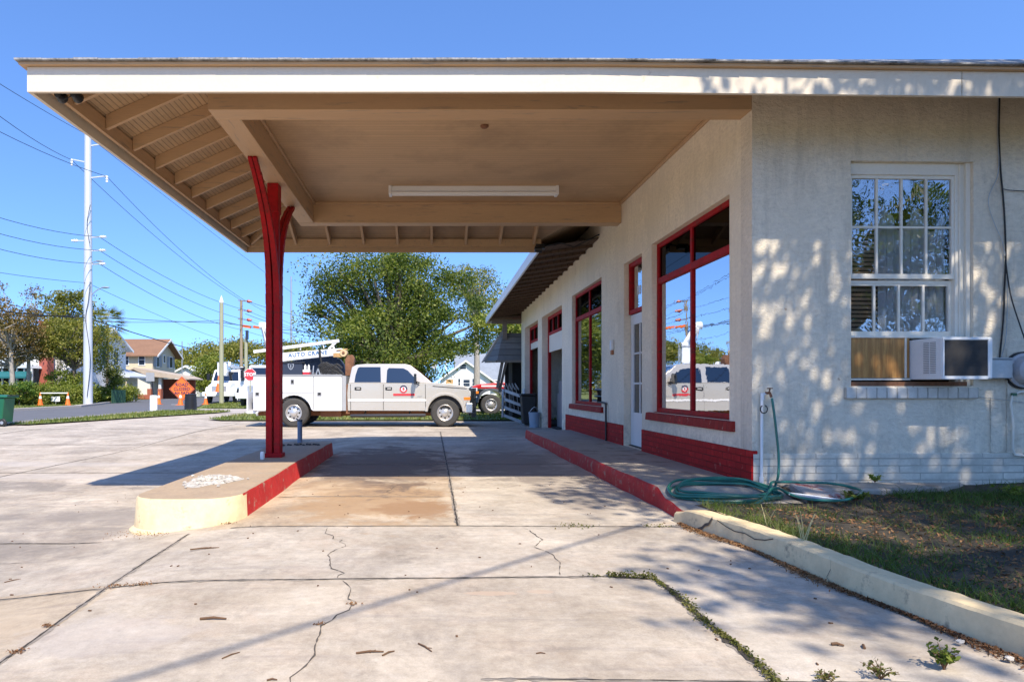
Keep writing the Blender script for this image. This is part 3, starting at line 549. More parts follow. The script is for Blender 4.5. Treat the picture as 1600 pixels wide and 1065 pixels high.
weld(wallgrid(X0, 11.2, -.15, 4.42, [WF], .25, FM).build('front_wall', m_stucco, bld))
m = MB(); m.box(11.0, 7.4, -.1, 11.2, 24.25, 4.4); m.box(3.5, 24.0, -.1, 11.0, 24.25, 4.4); m.build('back_wall', m_stucco, bld)
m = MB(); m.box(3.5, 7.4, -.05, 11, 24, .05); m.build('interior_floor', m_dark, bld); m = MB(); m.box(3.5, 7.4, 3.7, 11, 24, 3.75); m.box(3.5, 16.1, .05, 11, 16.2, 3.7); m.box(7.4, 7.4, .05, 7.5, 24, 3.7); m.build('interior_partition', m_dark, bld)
# brick plinths
m = MB(); m.box(X0-.016, 7.13-.25-.016, .15, X0+.05, 10.46-.02, .52); o = m.build('brick_plinth', m_redbrick, bld, bevel=.006); o['label'] = 'worn red painted brick plinth under the shop window'
m = MB(); m.box(X0-.016, 11.45, .15, X0+.05, 16.3, .53); m.build('brick_plinth', m_redbrick, bld, bevel=.006)
m = MB(); vs = [FM(X0+.001, .1, -.018), FM(9, .1, -.018), FM(9, .49, -.018), FM(X0+.001, .49, -.018)]; vs += [(a, b+.05, c) for a, b, c in vs]
m.add(vs, [(0, 1, 2, 3), (4, 5, 6, 7), (0, 1, 5, 4), (1, 2, 6, 5), (2, 3, 7, 6), (3, 0, 4, 7)]); o = m.build('brick_plinth', m_whbrick, bld, bevel=.006); o['label'] = 'cream painted brick courses at the foot of the front wall'
# shop windows
def shopwin(y0, y1, z0, z1, tz=2.70, d=.075):
    xa, xb = X0+d, X0+d+.07; w = .065; f = MB()
    f.box(xa, y0, z0, xb, y0+w, z1); f.box(xa, y1-w, z0, xb, y1, z1); f.box(xa, y0+w, z1-w, xb, y1-w, z1); f.box(xa, y0+w, z0, xb, y1-w, z0+w)
    root = f.build('shop_window', m_red, bld, bevel=.006); yc = (y0+y1)/2; k = MB(); k.box(xa-.006, y0+w, tz-.045, xb-.004, y1-w, tz+.045); k.build('transom_bar', m_red, root, bevel=.006)
    k = MB(); k.box(xa+.004, yc-.032, z0+w, xb-.01, yc+.032, tz-.045); k.box(xa+.004, yc-.032, tz+.045, xb-.01, yc+.032, z1-w); k.build('mullion', m_red, root, bevel=.005)
    for a, b in ((y0+w, yc-.032), (yc+.032, y1-w)):
        k = MB(); k.box(xa+.03, a, z0+w, xa+.036, b, tz-.045); k.build('pane', m_glass, root)
        k = MB(); k.box(xa+.03, a, tz+.045, xa+.036, b, z1-w); k.build('transom_pane', m_transom, root)
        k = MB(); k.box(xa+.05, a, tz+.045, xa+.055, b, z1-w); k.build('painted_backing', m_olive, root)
    k = MB(); k.add([(X0-.055, y0-.14, z0-.115), (X0+d+.02, y0-.14, z0-.115), (X0+d+.02, y1+.14, z0-.115), (X0-.055, y1+.14, z0-.115), (X0-.045, y0-.14, z0-.012), (X0+d+.02, y0-.14, z0+.012), (X0+d+.02, y1+.14, z0+.012), (X0-.045, y1+.14, z0-.012)],
        [(3,2,1,0),(4,5,6,7),(0,1,5,4),(1,2,6,5),(2,3,7,6),(3,0,4,7)]); k.build('sill', m_redsill, root, bevel=.006)
    return root
shopwin(*W1); shopwin(*W2)
# door with transom
y0, y1, z0, z1 = DR; xa = X0+.11
f = MB(); f.box(xa-.03, y0, 2.44, xa+.06, y0+.07, z1); f.box(xa-.03, y1-.07, 2.44, xa+.06, y1, z1); f.box(xa-.03, y0+.07, z1-.07, xa+.06, y1-.07, z1); f.box(xa-.03, y0, 2.37, xa+.06, y1, 2.44)
tr = f.build('transom_window', m_red, bld, bevel=.005); k = MB(); k.box(xa+.01, y0+.07, 2.44, xa+.016, y1-.07, z1-.07); k.build('pane', m_glass, tr)
m_sign = M('number_white', (.8, .8, .76), .5, 0, 1, 0)
mt = Matrix(((0, 0, -1, xa+.004), (-1, 0, 0, 10.98), (0, 1, 0, 2.72), (0, 0, 0, 1))); text('house_number', '83', m_sign, tr, mt, .20, .001, bold=.002)
f = MB(); ya, yb = y0+.01, y1-.01; w = .15
lites = [(.75+i*.49, .75+i*.49+.46) for i in range(3)]
f.box(xa, ya, .21, xa+.045, ya+w, 2.36); f.box(xa, yb-w, .21, xa+.045, yb, 2.36); f.box(xa, ya+w, .21, xa+.045, yb-w, .75); f.box(xa, ya+w, 2.19, xa+.045, yb-w, 2.36)
for a, b in zip(lites[:-1], lites[1:]): f.box(xa+.005, ya+w, a[1], xa+.04, yb-w, b[0])
yc = (ya+yb)/2; f.box(xa+.005, yc-.015, .75, xa+.038, yc+.015, 2.19)
dr = f.build('door', m_door, bld, bevel=.003)
k = MB(); k.box(xa+.02, ya+w, .75, xa+.024, yb-w, 2.19); k.build('pane', glass('door_glass', (.12, .13, .14), .3), dr)
k = MB(); k.lathe([(0, -.06), (.028, -.055), (.03, -.04), (.012, -.03), (.012, 0)], (xa, ya+.07, 1.15), 'X', 12); k.build('handle', m_galv, dr, smooth=True)
k = MB(); k.box(xa-.02, y0+.01, .185, xa+.06, y1-.01, .205); k.build('threshold', m_black, bld)
# garage bays
for (y0, y1, z0, z1), nl, zp in ((B1, 4, 2.18), (B2, 3, 2.45)):
    xa = X0+.17; f = MB(); f.box(xa, y1-.11, 0, xa+.08, y1, z1); f.box(xa, y0, 0, xa+.08, y0+.11, z1); f.box(xa, y0+.11, z1-.09, xa+.08, y1-.11, z1); f.box(xa, y0+.11, 2.66, xa+.08, y1-.11, 2.74)
    for i in range(1, nl): yy_ = y0+(y1-y0)*i/nl; f.box(xa+.005, yy_-.03, 2.74, xa+.07, yy_+.03, z1-.09)
    fr = f.build('bay_frame', m_red, bld, bevel=.006); k = MB(); k.box(xa+.04, y0+.11, 2.74, xa+.045, y1-.11, z1-.09); k.build('pane', m_transom, fr)
    k = MB(); k.box(xa+.02, y0+.11, zp, xa+.06, y1-.11, 2.66); k.build('door_panel', m_frame, fr, bevel=.004)
k = MB(); k.box(X0+.42, 18.9, .05, X0+.8, 19.7, 1.0); k.box(X0+.45, 18.95, 1.0, X0+.75, 19.6, 1.35); k.tube([(X0+.6, 19.3, 1.4), (X0+.6, 19.3, 1.9)], .12, 8)
tag(k.build('tool_cabinet', m_galv, at=(X0+.6, 19.3, 0)), 'gray equipment cabinet just inside the dark garage bay', 'cabinet')
# front sash window
u0, u1, z0, z1 = WF
f = MB()
def fbox(m, a, b, c, d, da, db, mi=0):
    vs = [FM(a, c, da), FM(b, c, da), FM(b, c, db), FM(a, c, db), FM(a, d, da), FM(b, d, da), FM(b, d, db), FM(a, d, db)]; m.add(vs, [(3,2,1,0),(4,5,6,7),(0,1,5,4),(1,2,6,5),(2,3,7,6),(3,0,4,7)], mi)
fbox(f, u0, u0+.035, z0, z1, .05, .16); fbox(f, u1-.135, u1, z0, z1, .07, .16); fbox(f, u0+.035, u1-.135, z1-.12, z1, .06, .16); fbox(f, u0+.035, u1-.135, z0, z0+.04, .05, .16); fbox(f, u1-.045, u1-.0, z0, z1, .035, .069); fbox(f, u1-.10, u1-.085, z0, z1, .055, .069)
sw = f.build('sash_window', m_frame, bld, bevel=.004)
ua, ub = u0+.035, u1-.135
def sash(name, za, zb, rows, d, rail=.05, tall=None):
    s = MB(); fbox(s, ua, ua+.03, za, zb, d, d+.035); fbox(s, ub-.03, ub, za, zb, d, d+.035); fbox(s, ua+.03, ub-.03, za, za+rail, d, d+.035); fbox(s, ua+.03, ub-.03, zb-.035, zb, d, d+.035)
    wu = (ub-ua-.06)/4
    for i in range(1, 4): u = ua+.03+wu*i; fbox(s, u-.012, u+.012, za+rail, zb-.035, d+.004, d+.031)
    zz = [za+rail]+rows+[zb-.035]
    for z in rows: fbox(s, ua+.03, ub-.03, z-.011, z+.011, d+.006, d+.029)
    o = s.build(name, m_frame, sw, bevel=.002)
    for i in range(4):
        for a, b in zip(zz[:-1], zz[1:]):
            if b-a < .03: continue
            g = MB(); dd = d+.015+rng.uniform(0, .002); fbox(g, ua+.03+wu*i, ua+.03+wu*(i+1), a, b, dd, dd+.003); g.build('pane', m_sashglass, o)
    return o
sash('upper_sash', 2.27, z1-.12, [2.80], .08, .05); sash('lower_sash', 1.68, 2.26, [2.215], .12, .055)
k = MB()
for i in range(26): z = 1.70+i*.045; fbox(k, ua+.02, ua+.36, z, z+.03, .17+.012*(i % 2), .176+.012*(i % 2))
o = k.build('window_blind', M('blind_wood', (.42, .27, .14), .7, .1), sw)
k = MB(); n = 40
vs = []
for i in range(n+1): u = ua+.37+(ub-ua-.37)*i/n; d = .19+.018*math.sin(i*1.3); vs += [FM(u, 1.66, d), FM(u, 2.9+.12*math.sin(i*.35), d)]
k.add(vs, [(2*i, 2*i+1, 2*i+3, 2*i+2) for i in range(n)]); k.build('curtain', M('curtain_cloth', (.62, .62, .60), .9, .1, 6), sw, smooth=True)
k = MB(); fbox(k, ua, 4.925, z0+.085, 1.665, .085, .10); o = k.build('plywood_panel', m_ply, sw); o['label'] = 'unpainted plywood sheet filling the window left of the air conditioner'
k = MB(); fbox(k, 4.885-.012, 4.885+.006, z0+.085, 1.665, .075, .085); fbox(k, ua, 4.925, z0+.06, z0+.08, .07, .10); fbox(k, ua, ub, 1.665, 1.685, .07, .11); k.build('panel_batten', m_frame, sw)
k = MB(); fbox(k, ua-.02, u1-.05, z0-.004, z0+.045, .02, .1); k.build('rusty_sill_plate', m_rust, sw)
k = MB(); fbox(k, 4.19, 5.56, 1.045, 1.155, -.035, .01); k.build('sill', m_whsill, bld, bevel=.006)
# ---------------------------------------------------------------- canopy
m = MB(); m.box(-2.24, 6.88, 3.95, X0, 7.14, 4.36); m.build('beam', m_beam, bld, bevel=.005)
m = MB(); m.box(-2.24, 11.58, 3.95, X0, 11.82, 4.36); m.build('beam', m_beam, bld, bevel=.005)
m = MB(); m.box(-2.24, 7.142, 3.952, -1.975, 11.578, 4.36); m.build('beam', m_beamY, bld, bevel=.005)
m = MB(); m.box(-1.975, 7.14, 4.30, X0, 11.58, 4.34); m.build('ceiling', m_ceil, bld)
m = MB(); a = .035
m.box(-1.974, 7.141, 4.25, -1.974+a, 11.579, 4.299); m.box(X0-a, 7.141, 4.25, X0-.001, 11.579, 4.299); m.box(-1.974+a, 7.141, 4.25, X0-a, 7.141+a, 4.299); m.box(-1.974+a, 11.579-a, 4.25, X0-a, 11.579, 4.299); m.build('ceiling_trim', m_beam, bld, bevel=.006)
EZ = 3.98; PT = .45; EX = -3.49; EYF = 5.98; EYB = 13.05; RX = 12.3; RYB = 25.4; GX = 2.11
def sagg(y): return -.22*max(0, min(1, (y-13.0)/12.4))
# roof polygons (underside), top is offset .07
h = (EYB-EYF)/2
def rz_f(y): return EZ+PT*(y-EYF)
zr = EZ+PT*h; A = {}
A['ridge_l'] = (EX+h, EYF+h, zr); A['valley'] = (GX+h, EYF+h, zr); half = (RX-GX)/2; A['ridge_f'] = (GX+half, EYF+half, EZ+PT*half); A['ridge_b'] = (GX+half, RYB-half, EZ+PT*half-.1)
A['fl'] = (EX, EYF, EZ); A['bl'] = (EX, EYB, EZ); A['fr'] = (RX, EYF+.27, EZ); A['in'] = (GX, EYB, EZ); A['gb'] = (GX, RYB, EZ+sagg(RYB)); A['rb'] = (RX, RYB, EZ+sagg(RYB))
polys = [('fl', 'fr', 'ridge_f', 'valley', 'ridge_l'), ('bl', 'in', 'valley', 'ridge_l'), ('fl', 'ridge_l', 'bl'), ('in', 'gb', 'ridge_b', 'ridge_f', 'valley'), ('gb', 'rb', 'ridge_b'), ('fr', 'rb', 'ridge_b', 'ridge_f')]
keys = list(A); n = len(keys); m = MB(); vs = [A[k] for k in keys]+[(A[k][0], A[k][1], A[k][2]+.04) for k in keys]; fs = []; mi = []
for P in polys: fs.append(tuple(keys.index(k) for k in P)); mi.append(1); fs.append(tuple(keys.index(k)+n for k in P)); mi.append(0)
ring = ['fl', 'fr', 'rb', 'gb', 'in', 'bl']
for a, b in zip(ring, ring[1:]+ring[:1]): i, j = keys.index(a), keys.index(b); fs.append((i, j, j+n, i+n)); mi.append(0)
m.v = vs; m.f = fs; m.mi = mi; roof = m.build('roof', [m_shingle, m_deckY], bld)
for p in roof.data.polygons:
    if p.material_index == 1 and abs(p.normal.y) > abs(p.normal.x): p.material_index = 2
roof.data.materials.append(m_deckX)
# fascia and drip edge
fz0, fz1 = 3.743, 3.96; dx = lambda x: .27*(x-EX)/(RX-EX) if False else (0 if x < 1.5 else .026*(x-1.5))
m = MB(); 
def fseg(x0, x1, mi=0):
    n0, n1 = dx(x0), dx(x1); vs = [(x0, EYF+n0, fz0), (x1, EYF+n1, fz0), (x1, EYF+n1+.035, fz0), (x0, EYF+n0+.035, fz0)]; vs += [(a, b, fz1) for a, b, c in vs]; m.add(vs, [(3,2,1,0),(4,5,6,7),(0,1,5,4),(1,2,6,5),(2,3,7,6),(3,0,4,7)], mi)
fseg(-3.53, 1.5); fseg(1.5, 4.72); fseg(4.728, RX); m.build('fascia', m_trim, bld)
m = MB(); m.box(-3.53, EYF+.036, fz0, -3.495, EYB-.001, fz1); m.build('fascia', m_trim, bld)
m = MB(); m.box(-3.53, EYB, fz0, GX, EYB+.035, fz1); m.build('fascia', m_beam, bld)
m = MB(); m.box(-3.45, EYF+.08, fz0+.085, -3.41, EYB-.08, EZ+.0); m.box(-3.45, EYB-.079, fz0+.085, GX, EYB-.04, EZ); m.box(-3.45, EYF+.036, fz0+.085, GX, EYF+.079, EZ); m.build('subfascia', m_beamY, bld)
m = MB(); m.box(-3.58, EYF-.045, 3.963, 1.5, EYF+.03, 3.985); m.add([(1.5, EYF-.045, 3.963), (RX, EYF-.045+dx(RX), 3.963), (RX, EYF+.03+dx(RX), 3.963), (1.5, EYF+.03, 3.963), (1.5, EYF-.045, 3.985), (RX, EYF-.045+dx(RX), 3.985), (RX, EYF+.03+dx(RX), 3.985), (1.5, EYF+.03, 3.985)], [(3,2,1,0),(4,5,6,7),(0,1,5,4),(1,2,6,5),(2,3,7,6),(3,0,4,7)])
m.box(-3.58, EYF+.03, 3.963, -3.5, EYB+.06, 3.985); m.box(-3.5, EYB+.0, 3.963, GX, EYB+.06, 3.985); m.build('drip_edge', m_beam, bld)
m = MB(); x = -3.60
while x < 9:
    w = rng.uniform(.18, .36); e = dx(max(x, 1.5)); lift = abs(rng.normal())*.005*(1 if x < 1 else .35)
    m.add([(x, EYF-.078+e, 3.988), (x+w-.003, EYF-.078+e, 3.988+rng.uniform(0, .003)), (x+w-.003, EYF+.3, 3.99), (x, EYF+.3, 3.99), (x, EYF-.078+e, 4.0+lift), (x+w-.003, EYF-.078+e, 4.0+lift*.7), (x+w-.003, EYF+.3, 4.17), (x, EYF+.3, 4.17)], [(3,2,1,0),(4,5,6,7),(0,1,5,4),(1,2,6,5),(2,3,7,6),(3,0,4,7)]); x += w
y = EYF-.05
while y < EYB:
    w = rng.uniform(.2, .35); l = abs(rng.normal())*.008; m.box(-3.60, y, 3.988, -3.45, y+w-.006, 4.002+l); y += w
m.build('shingle_edge', m_tab, bld)
# rafters
def raf(name, p0, p1, mat, parent=bld, w=.045, hh=.15):
    m = MB(); p0 = Vector(p0); p1 = Vector(p1); s = (p1-p0).cross(Vector((0, 0, 1))).normalized()*w/2; U = Vector((0, 0, hh))
    m.add([p0-s, p0+s, p1+s, p1-s, p0-s+U, p0+s+U, p1+s+U, p1-s+U], [(3,2,1,0),(4,5,6,7),(0,1,5,4),(1,2,6,5),(2,3,7,6),(3,0,4,7)]); return m.build(name, mat, parent, bevel=.003)
rb = EZ-.152
y = 7.19-.64
while y < 12.9:
    xt = -2.245; run = xt+3.405
    if y < 7.14: run = (y-EYF)
    if y > 11.6: run = min(run, EYB-y)
    if run > .15: raf('rafter', (-3.405, y, rb+.038), (-3.405+run, y, rb+.038+PT*run), m_beam)
    y += .642
x = -2.55
while x < 2.6:
    run = EYB-.08-11.825
    if x < -2.24: run = x-EX-.1
    if x > GX-.1: run = 1.1
    raf('rafter', (x, EYB-.085, rb+.038), (x, EYB-.085-run, rb+.038+PT*run), m_beamY); x += .645
for x in np.arange(-2.75, 6, .642):
    run = .78 if x > -2.24 else x-EX-.1
    raf('rafter', (float(x), EYF+.085+max(0, dx(float(x))), rb+.038), (float(x), EYF+.085+run, rb+.038+PT*run), m_beamY)
raf('hip_rafter', (-3.4, EYF+.09, rb+.03), (-2.26, EYF+1.23, rb+.03+PT*1.14), m_beam); raf('hip_rafter', (-3.4, EYB-.09, rb+.03), (-2.26, EYB-1.23, rb+.03+PT*1.14), m_beam)
# garage eave: fascia, brown boarded soffit, exposed rafters
m = MB(); ya, yb = EYB+.04, RYB; 
for a, b in zip(np.linspace(ya, yb, 7)[:-1], np.linspace(ya, yb, 7)[1:]):
    za, zb = sagg(a), sagg(b); vs = [(GX-.04, a, 3.77+za), (GX, a, 3.77+za), (GX, b, 3.77+zb), (GX-.04, b, 3.77+zb)]; m.add(vs+[(p, q, r+.21) for p, q, r in vs], [(3,2,1,0),(4,5,6,7),(0,1,5,4),(1,2,6,5),(2,3,7,6),(3,0,4,7)])
m.box(GX, yb-.04, 3.77+sagg(yb), 6.5, yb, 3.97+sagg(yb)); weld(m.build('fascia', m_white, bld))
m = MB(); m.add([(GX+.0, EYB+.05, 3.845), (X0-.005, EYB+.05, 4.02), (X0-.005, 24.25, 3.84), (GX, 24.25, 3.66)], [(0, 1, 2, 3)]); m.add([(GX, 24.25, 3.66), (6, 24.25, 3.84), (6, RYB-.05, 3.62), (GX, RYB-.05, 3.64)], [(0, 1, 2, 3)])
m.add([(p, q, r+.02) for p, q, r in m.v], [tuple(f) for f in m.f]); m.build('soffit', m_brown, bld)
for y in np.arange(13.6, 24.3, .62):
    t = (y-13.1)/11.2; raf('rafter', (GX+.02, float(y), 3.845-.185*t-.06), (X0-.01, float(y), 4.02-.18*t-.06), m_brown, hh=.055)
m = MB(); m.box(2.6, 24.4, 2.9, 2.75, 24.55, 3.6); m.box(GX+.1, 24.45, 3.45, X0+1, 24.55, 3.6); m.build('eave_bracket', m_wood, bld)
# support post on the island
pc = (-2.15, 9.42); zt = 3.95; iz = .2
post = MB()
for dx_ in (-.055, .055):
    for sy in (-1, 1):
        pts = [(pc[0]+dx_, pc[1]+sy*.05, iz-.01), (pc[0]+dx_, pc[1]+sy*.05, 2.3)]
        post.bar(pts[0], pts[1], .085, .085, (0, 1, 0))
pp = post.build('support_post', m_red, bld, bevel=.006)
for sy in (-1, 1):
    for dx_ in (-.055, .055):
        m = MB(); pr = None; cs = []
        for i in range(13):
            t = i/12; z = 2.3+t*(3.95-2.3); off = .05+1.12*(.35*t**1.5+.65*t**3.2); cs.append((z, off))
        for (z, o_), (z2, o2) in zip(cs[:-1], cs[1:]): tk = 1-.5*(z-2.3)/1.65; m.bar((pc[0]+dx_*tk, pc[1]+sy*o_, z-.004), (pc[0]+dx_*tk, pc[1]+sy*o2, z2), .085*tk, .10*tk, (0, 1, 0))
        m.build('curved_brace', m_red, pp)
m = MB(); m.bar((pc[0], pc[1], 2.3), (pc[0], pc[1], 3.95), .14, .10, (0, 1, 0)); m.bar((pc[0]+.0, pc[1], 3.55), (pc[0], pc[1], 3.95), .15, .2, (0, 1, 0)); m.build('centre_brace', m_red, pp, bevel=.005)
m = MB(); m.box(pc[0]-.115, pc[1]-.115, iz, pc[0]+.125, pc[1]+.115, iz+.06); m.build('post_base', m_red, pp, bevel=.006)
# ---------------------------------------------------------------- fittings
t = thing('fluorescent_light', 'long white fluorescent batten fixed under the canopy ceiling', 'light', (.03, 10.7, 4.3)); m = MB(); m.box(-.64+0, 10.64, 4.22, 2.0, 10.76, 4.3); m.box(-.645, 10.61, 4.165, -.60, 10.79, 4.3); m.box(1.96, 10.61, 4.165, 2.005, 10.79, 4.3); m.build('housing', m_whiteplastic, t, bevel=.004)
m = MB(); m.tube([(-.60, 10.64, 4.19), (1.96, 10.64, 4.19)], .019, 10); m.build('lamp_tube', m_tube, t, smooth=True)
m = MB(); m.tube([(-.60, 10.74, 4.19), (1.96, 10.74, 4.19)], .019, 10); m.build('lamp_tube', m_tube, t, smooth=True)
x, y, z = W(757, 198, 8.2); m = MB(); m.lathe([(0, 4.27), (.035, 4.27), (.05, 4.285), (.05, 4.30)], (x, y, 0), 'Z', 14); tag(m.build('ceiling_fitting', m_rust, smooth=True, at=(x, y, 4.3)), 'small round brown fitting in the canopy ceiling', 'ceiling fitting')
t = thing('floodlight', 'small black twin floodlight with camera at the front left corner of the canopy eave', 'floodlight', (-3.25, 6.12, 3.83)); m = MB(); m.box(-3.28, 6.08, 3.80, -3.2, 6.16, 3.84); m.build('bracket', m_blackmetal, t)
for q in (-.07, .07):
    m = MB(); m.lathe([(0, 0), (.03, .01), (.035, .05), (.05, .10), (.05, .105), (0, .09)], (0, 0, 0), 'Y', 12); m.xf(lambda v: v+Vector((-3.24+q, 6.05, 3.76+.02*q))); m.build('lamp_head', m_blackmetal, t, smooth=True)
m = MB(); m.tube([(-3.3, 6.1, 3.8), (-3.33, 6.08, 3.74), (-3.27, 6.08, 3.71), (-3.2, 6.1, 3.76)], .005, 5); m.tube([(-3.2, 6.1, 3.8), (-3.12, 6.08, 3.77), (-3.1, 6.1, 3.82)], .005, 5); m.build('cable', m_black, t)
t = thing('floodlight', 'dark floodlight with loose cable where the canopy eave meets the garage eave', 'floodlight', (2.0, 12.6, 3.8)); m = MB(); m.box(1.95, 12.55, 3.72, 2.12, 12.7, 3.8); m.build('bracket', m_blackmetal, t)
m = MB(); m.lathe([(0, 0), (.05, .01), (.07, .12), (.075, .13), (0, .11)], (1.9, 12.45, 3.68), 'X', 12); m.build('lamp_head', m_blackmetal, t, smooth=True); m = MB(); m.tube([(2.1, 12.6, 3.76), (2.4, 12.6, 3.83), (2.7, 12.8, 3.79), (3.1, 12.5, 3.96)], .012, 5); m.build('cable', m_black, t)
t = thing('air_conditioner', 'white window air conditioner with black grille jutting from the front window', 'air conditioner', (5.13, 6.6, 1.25)); ax0, ax1, ay, az0, az1 = 4.935, 5.415, 6.58, 1.235, 1.64
m = MB(); m.box(ax0, ay, az0, ax1, 7.1, az1); body = m.build('casing', m_whiteplastic, t, bevel=.008, seg=2)
m = MB(); fr_ = .045; m.box(ax0+.02, ay-.010, az0+.035, ax1-.05, ay+.002, az1-.03); m.build('grille', boards('ac_fins', (.035, .033, .032), 'Z', .010, .003, .2, .5, .25, .15), t)
m = MB(); m.box(ax1-.045, ay-.014, az0+.01, ax1-.005, ay, az1-.01); m.box(ax0+.0, ay-.014, az0, ax1-.045, ay, az0+.03); m.box(ax0, ay-.014, az1-.026, ax1-.045, ay, az1); m.box(ax0, ay-.014, az0+.03, ax0+.016, ay, az1-.026); m.build('casing_edge', m_whiteplastic, t, bevel=.003)
m = MB()
for i in range(18):
    for c in range(2): z = az0+.06+i*.0175; yy_ = 6.66+c*.09; m.box(ax0-.004, yy_, z, ax0+.004, yy_+.075, z+.008)
m.build('side_louvre', M('louvre_gray', (.33, .34, .35), .5, .05), t)
t = thing('meter_box', 'gray metal junction box on the stucco wall right of the air conditioner', 'junction box', (5.78, 6.9, 1.3)); m = MB(); fbox(m, 5.58, 5.86, 1.245, 1.44, -.10, 0); m.build('box', m_galv, t, bevel=.008)
m = MB(); fbox(m, 5.57, 5.87, 1.44, 1.455, -.11, 0); m.build('lid', m_galv, t, bevel=.003)
t = thing('electric_meter', 'round gray electric meter cut by the right edge of the photo', 'electric meter', (6.05, 6.9, 1.3)); m = MB(); cx_ = 6.03; m.lathe([(0, -.17), (.10, -.17), (.135, -.14), (.15, -.06), (.175, -.05), (.175, .0)], (cx_, fY(cx_), 1.33), 'Y', 28); m.build('meter_body', m_gray, t, smooth=True); m = MB(); m.lathe([(0, -.188), (.085, -.186), (.10, -.17)], (cx_, fY(cx_), 1.33), 'Y', 24); m.build('glass_cover', M('meter_glass', (.22, .23, .25), .15, .05), t, smooth=True)
m = MB(); m.lathe([(.176, -.03), (.19, -.03), (.19, .0), (.176, .0)], (cx_, fY(cx_), 1.33), 'Y', 28); m.build('sealing_ring', m_blackmetal, t, smooth=True)
def fw(px, py, d=-.02): x = (px-672)*6.95/F; return (x, fY(x)+d, HC-(py-606)*6.95/F)
def cable(label, pts, r, mat, group=None, name='cable', d=-.02):
    P = [fw(a, b, d[i] if isinstance(d, tuple) else d) for i, (a, b) in enumerate(pts)]; m = MB(); fine = []
    for i in range(len(P)-1):
        for k in range(5): 
            t_ = k/5; p0 = Vector(P[max(i-1, 0)]); p1 = Vector(P[i]); p2 = Vector(P[i+1]); p3 = Vector(P[min(i+2, len(P)-1)])
            fine.append(.5*((2*p1)+(p2-p0)*t_+(2*p0-5*p1+4*p2-p3)*t_*t_+(3*p1-p0-3*p2+p3)*t_**3))
    fine.append(Vector(P[-1])); m.tube(fine, r, 6); return tag(m.build(name, mat, smooth=True, at=P[0]), label, 'cable', group)
cable('thick black cable running down the stucco wall from the eave', [(1560, 150), (1559, 210), (1562, 270), (1565, 300), (1568, 340), (1570, 400), (1568, 450), (1566, 500), (1560, 560)], .009, m_black)
cable('thin gray cable bowing out left of the thick black one', [(1558, 153), (1557, 210), (1558, 270), (1542, 312), (1552, 350), (1565, 380), (1572, 430), (1571, 520), (1563, 558)], .004, m_galv)
cable('black cable slanting down over the electric meter', [(1569, 400), (1572, 460), (1580, 520), (1590, 570), (1602, 602)], .007, m_black, d=(-.02, -.06, -.14, -.2, -.2))
cable('thin dark wire running right from the black cable', [(1566, 296), (1580, 298), (1610, 299)], .004, m_black); cable('thin wire running along below the window sill', [(1320, 622), (1400, 619), (1480, 618), (1540, 621), (1610, 630)], .0025, m_galv)
t = thing('conduit', 'cream painted conduit looping below the electric meter', 'conduit', fw(1578, 640)); P = [fw(*p, -.035) for p in ((1610, 612), (1590, 612), (1579, 618), (1576, 630), (1580, 665), (1579, 700), (1583, 710), (1610, 713))]; m = MB(); m.tube(P, .011, 8); m.build('pipe', m_frame, t, smooth=True); m = MB(); x, y, z = fw(1581, 616); m.box(x-.02, y-.03, z-.015, x+.02, y, z+.015); m.build('clip', M('clip_green', (.03, .12, .06), .5), t)
m = MB(); P = [fw(*p, -.012) for p in ((1573, 545), (1573, 706), (1547, 706))]; m.tube(P, .005, 5); P = [fw(*p, -.012) for p in ((1547, 622), (1547, 760))]; m.tube(P, .005, 5); tag(m.build('conduit', m_stucco, at=P[0]), 'thin painted-over conduit on the wall under the junction box', 'conduit')
# spigot, riser, hose
t = thing('water_pipe', 'white plastic riser pipe with a garden tap at the corner of the wall', 'water pipe', (3.32, 6.84, .2)); P = [(3.32, 6.84, .15), (3.325, 6.84, 1.05), (3.335, 6.84, 1.085), (3.37, 6.84, 1.10)]; m = MB(); m.tube(P, .0145, 10); m.tube([(3.32, 6.84, .17), (3.32, 6.84, .26)], .021, 10); m.tube([(3.33, 6.84, 1.03), (3.33, 6.84, 1.10)], .019, 10); m.build('riser', m_whiteplastic, t, smooth=True)
m = MB(); m.tube([(3.355, 6.84, 1.10), (3.395, 6.82, 1.10), (3.40, 6.80, 1.06)], [.014, .014, .013], 8); m.tube([(3.385, 6.82, 1.10), (3.385, 6.80, 1.14)], .007, 6); m.lathe([(0, 0), (.028, .003), (.028, .012), (0, .014)], (3.385, 6.80, 1.14), 'Z', 10); m.build('tap', m_rust, t, smooth=True)
m = MB(); a = [(3.325+.035*math.cos(q), 6.80, .94+.04*math.sin(q)) for q in np.linspace(-4.2, 1.2, 14)]; m.tube(a, .006, 6); m.build('pipe_clamp', m_blackmetal, t)
def cr(P, n=8):
    P = [Vector(p) for p in P]; o = []
    for i in range(len(P)-1):
        p0, p1, p2, p3 = P[max(i-1, 0)], P[i], P[i+1], P[min(i+2, len(P)-1)]
        for k in range(n): t_ = k/n; o.append(.5*((2*p1)+(p2-p0)*t_+(2*p0-5*p1+4*p2-p3)*t_*t_+(3*p1-p0-3*p2+p3)*t_**3))
    return o+[P[-1]]
m = MB(); P = [(3.40, 6.79, 1.05), (3.412, 6.77, .9), (3.43, 6.76, .7), (3.445, 6.75, .5), (3.43, 6.72, .33), (3.36, 6.62, .24)]
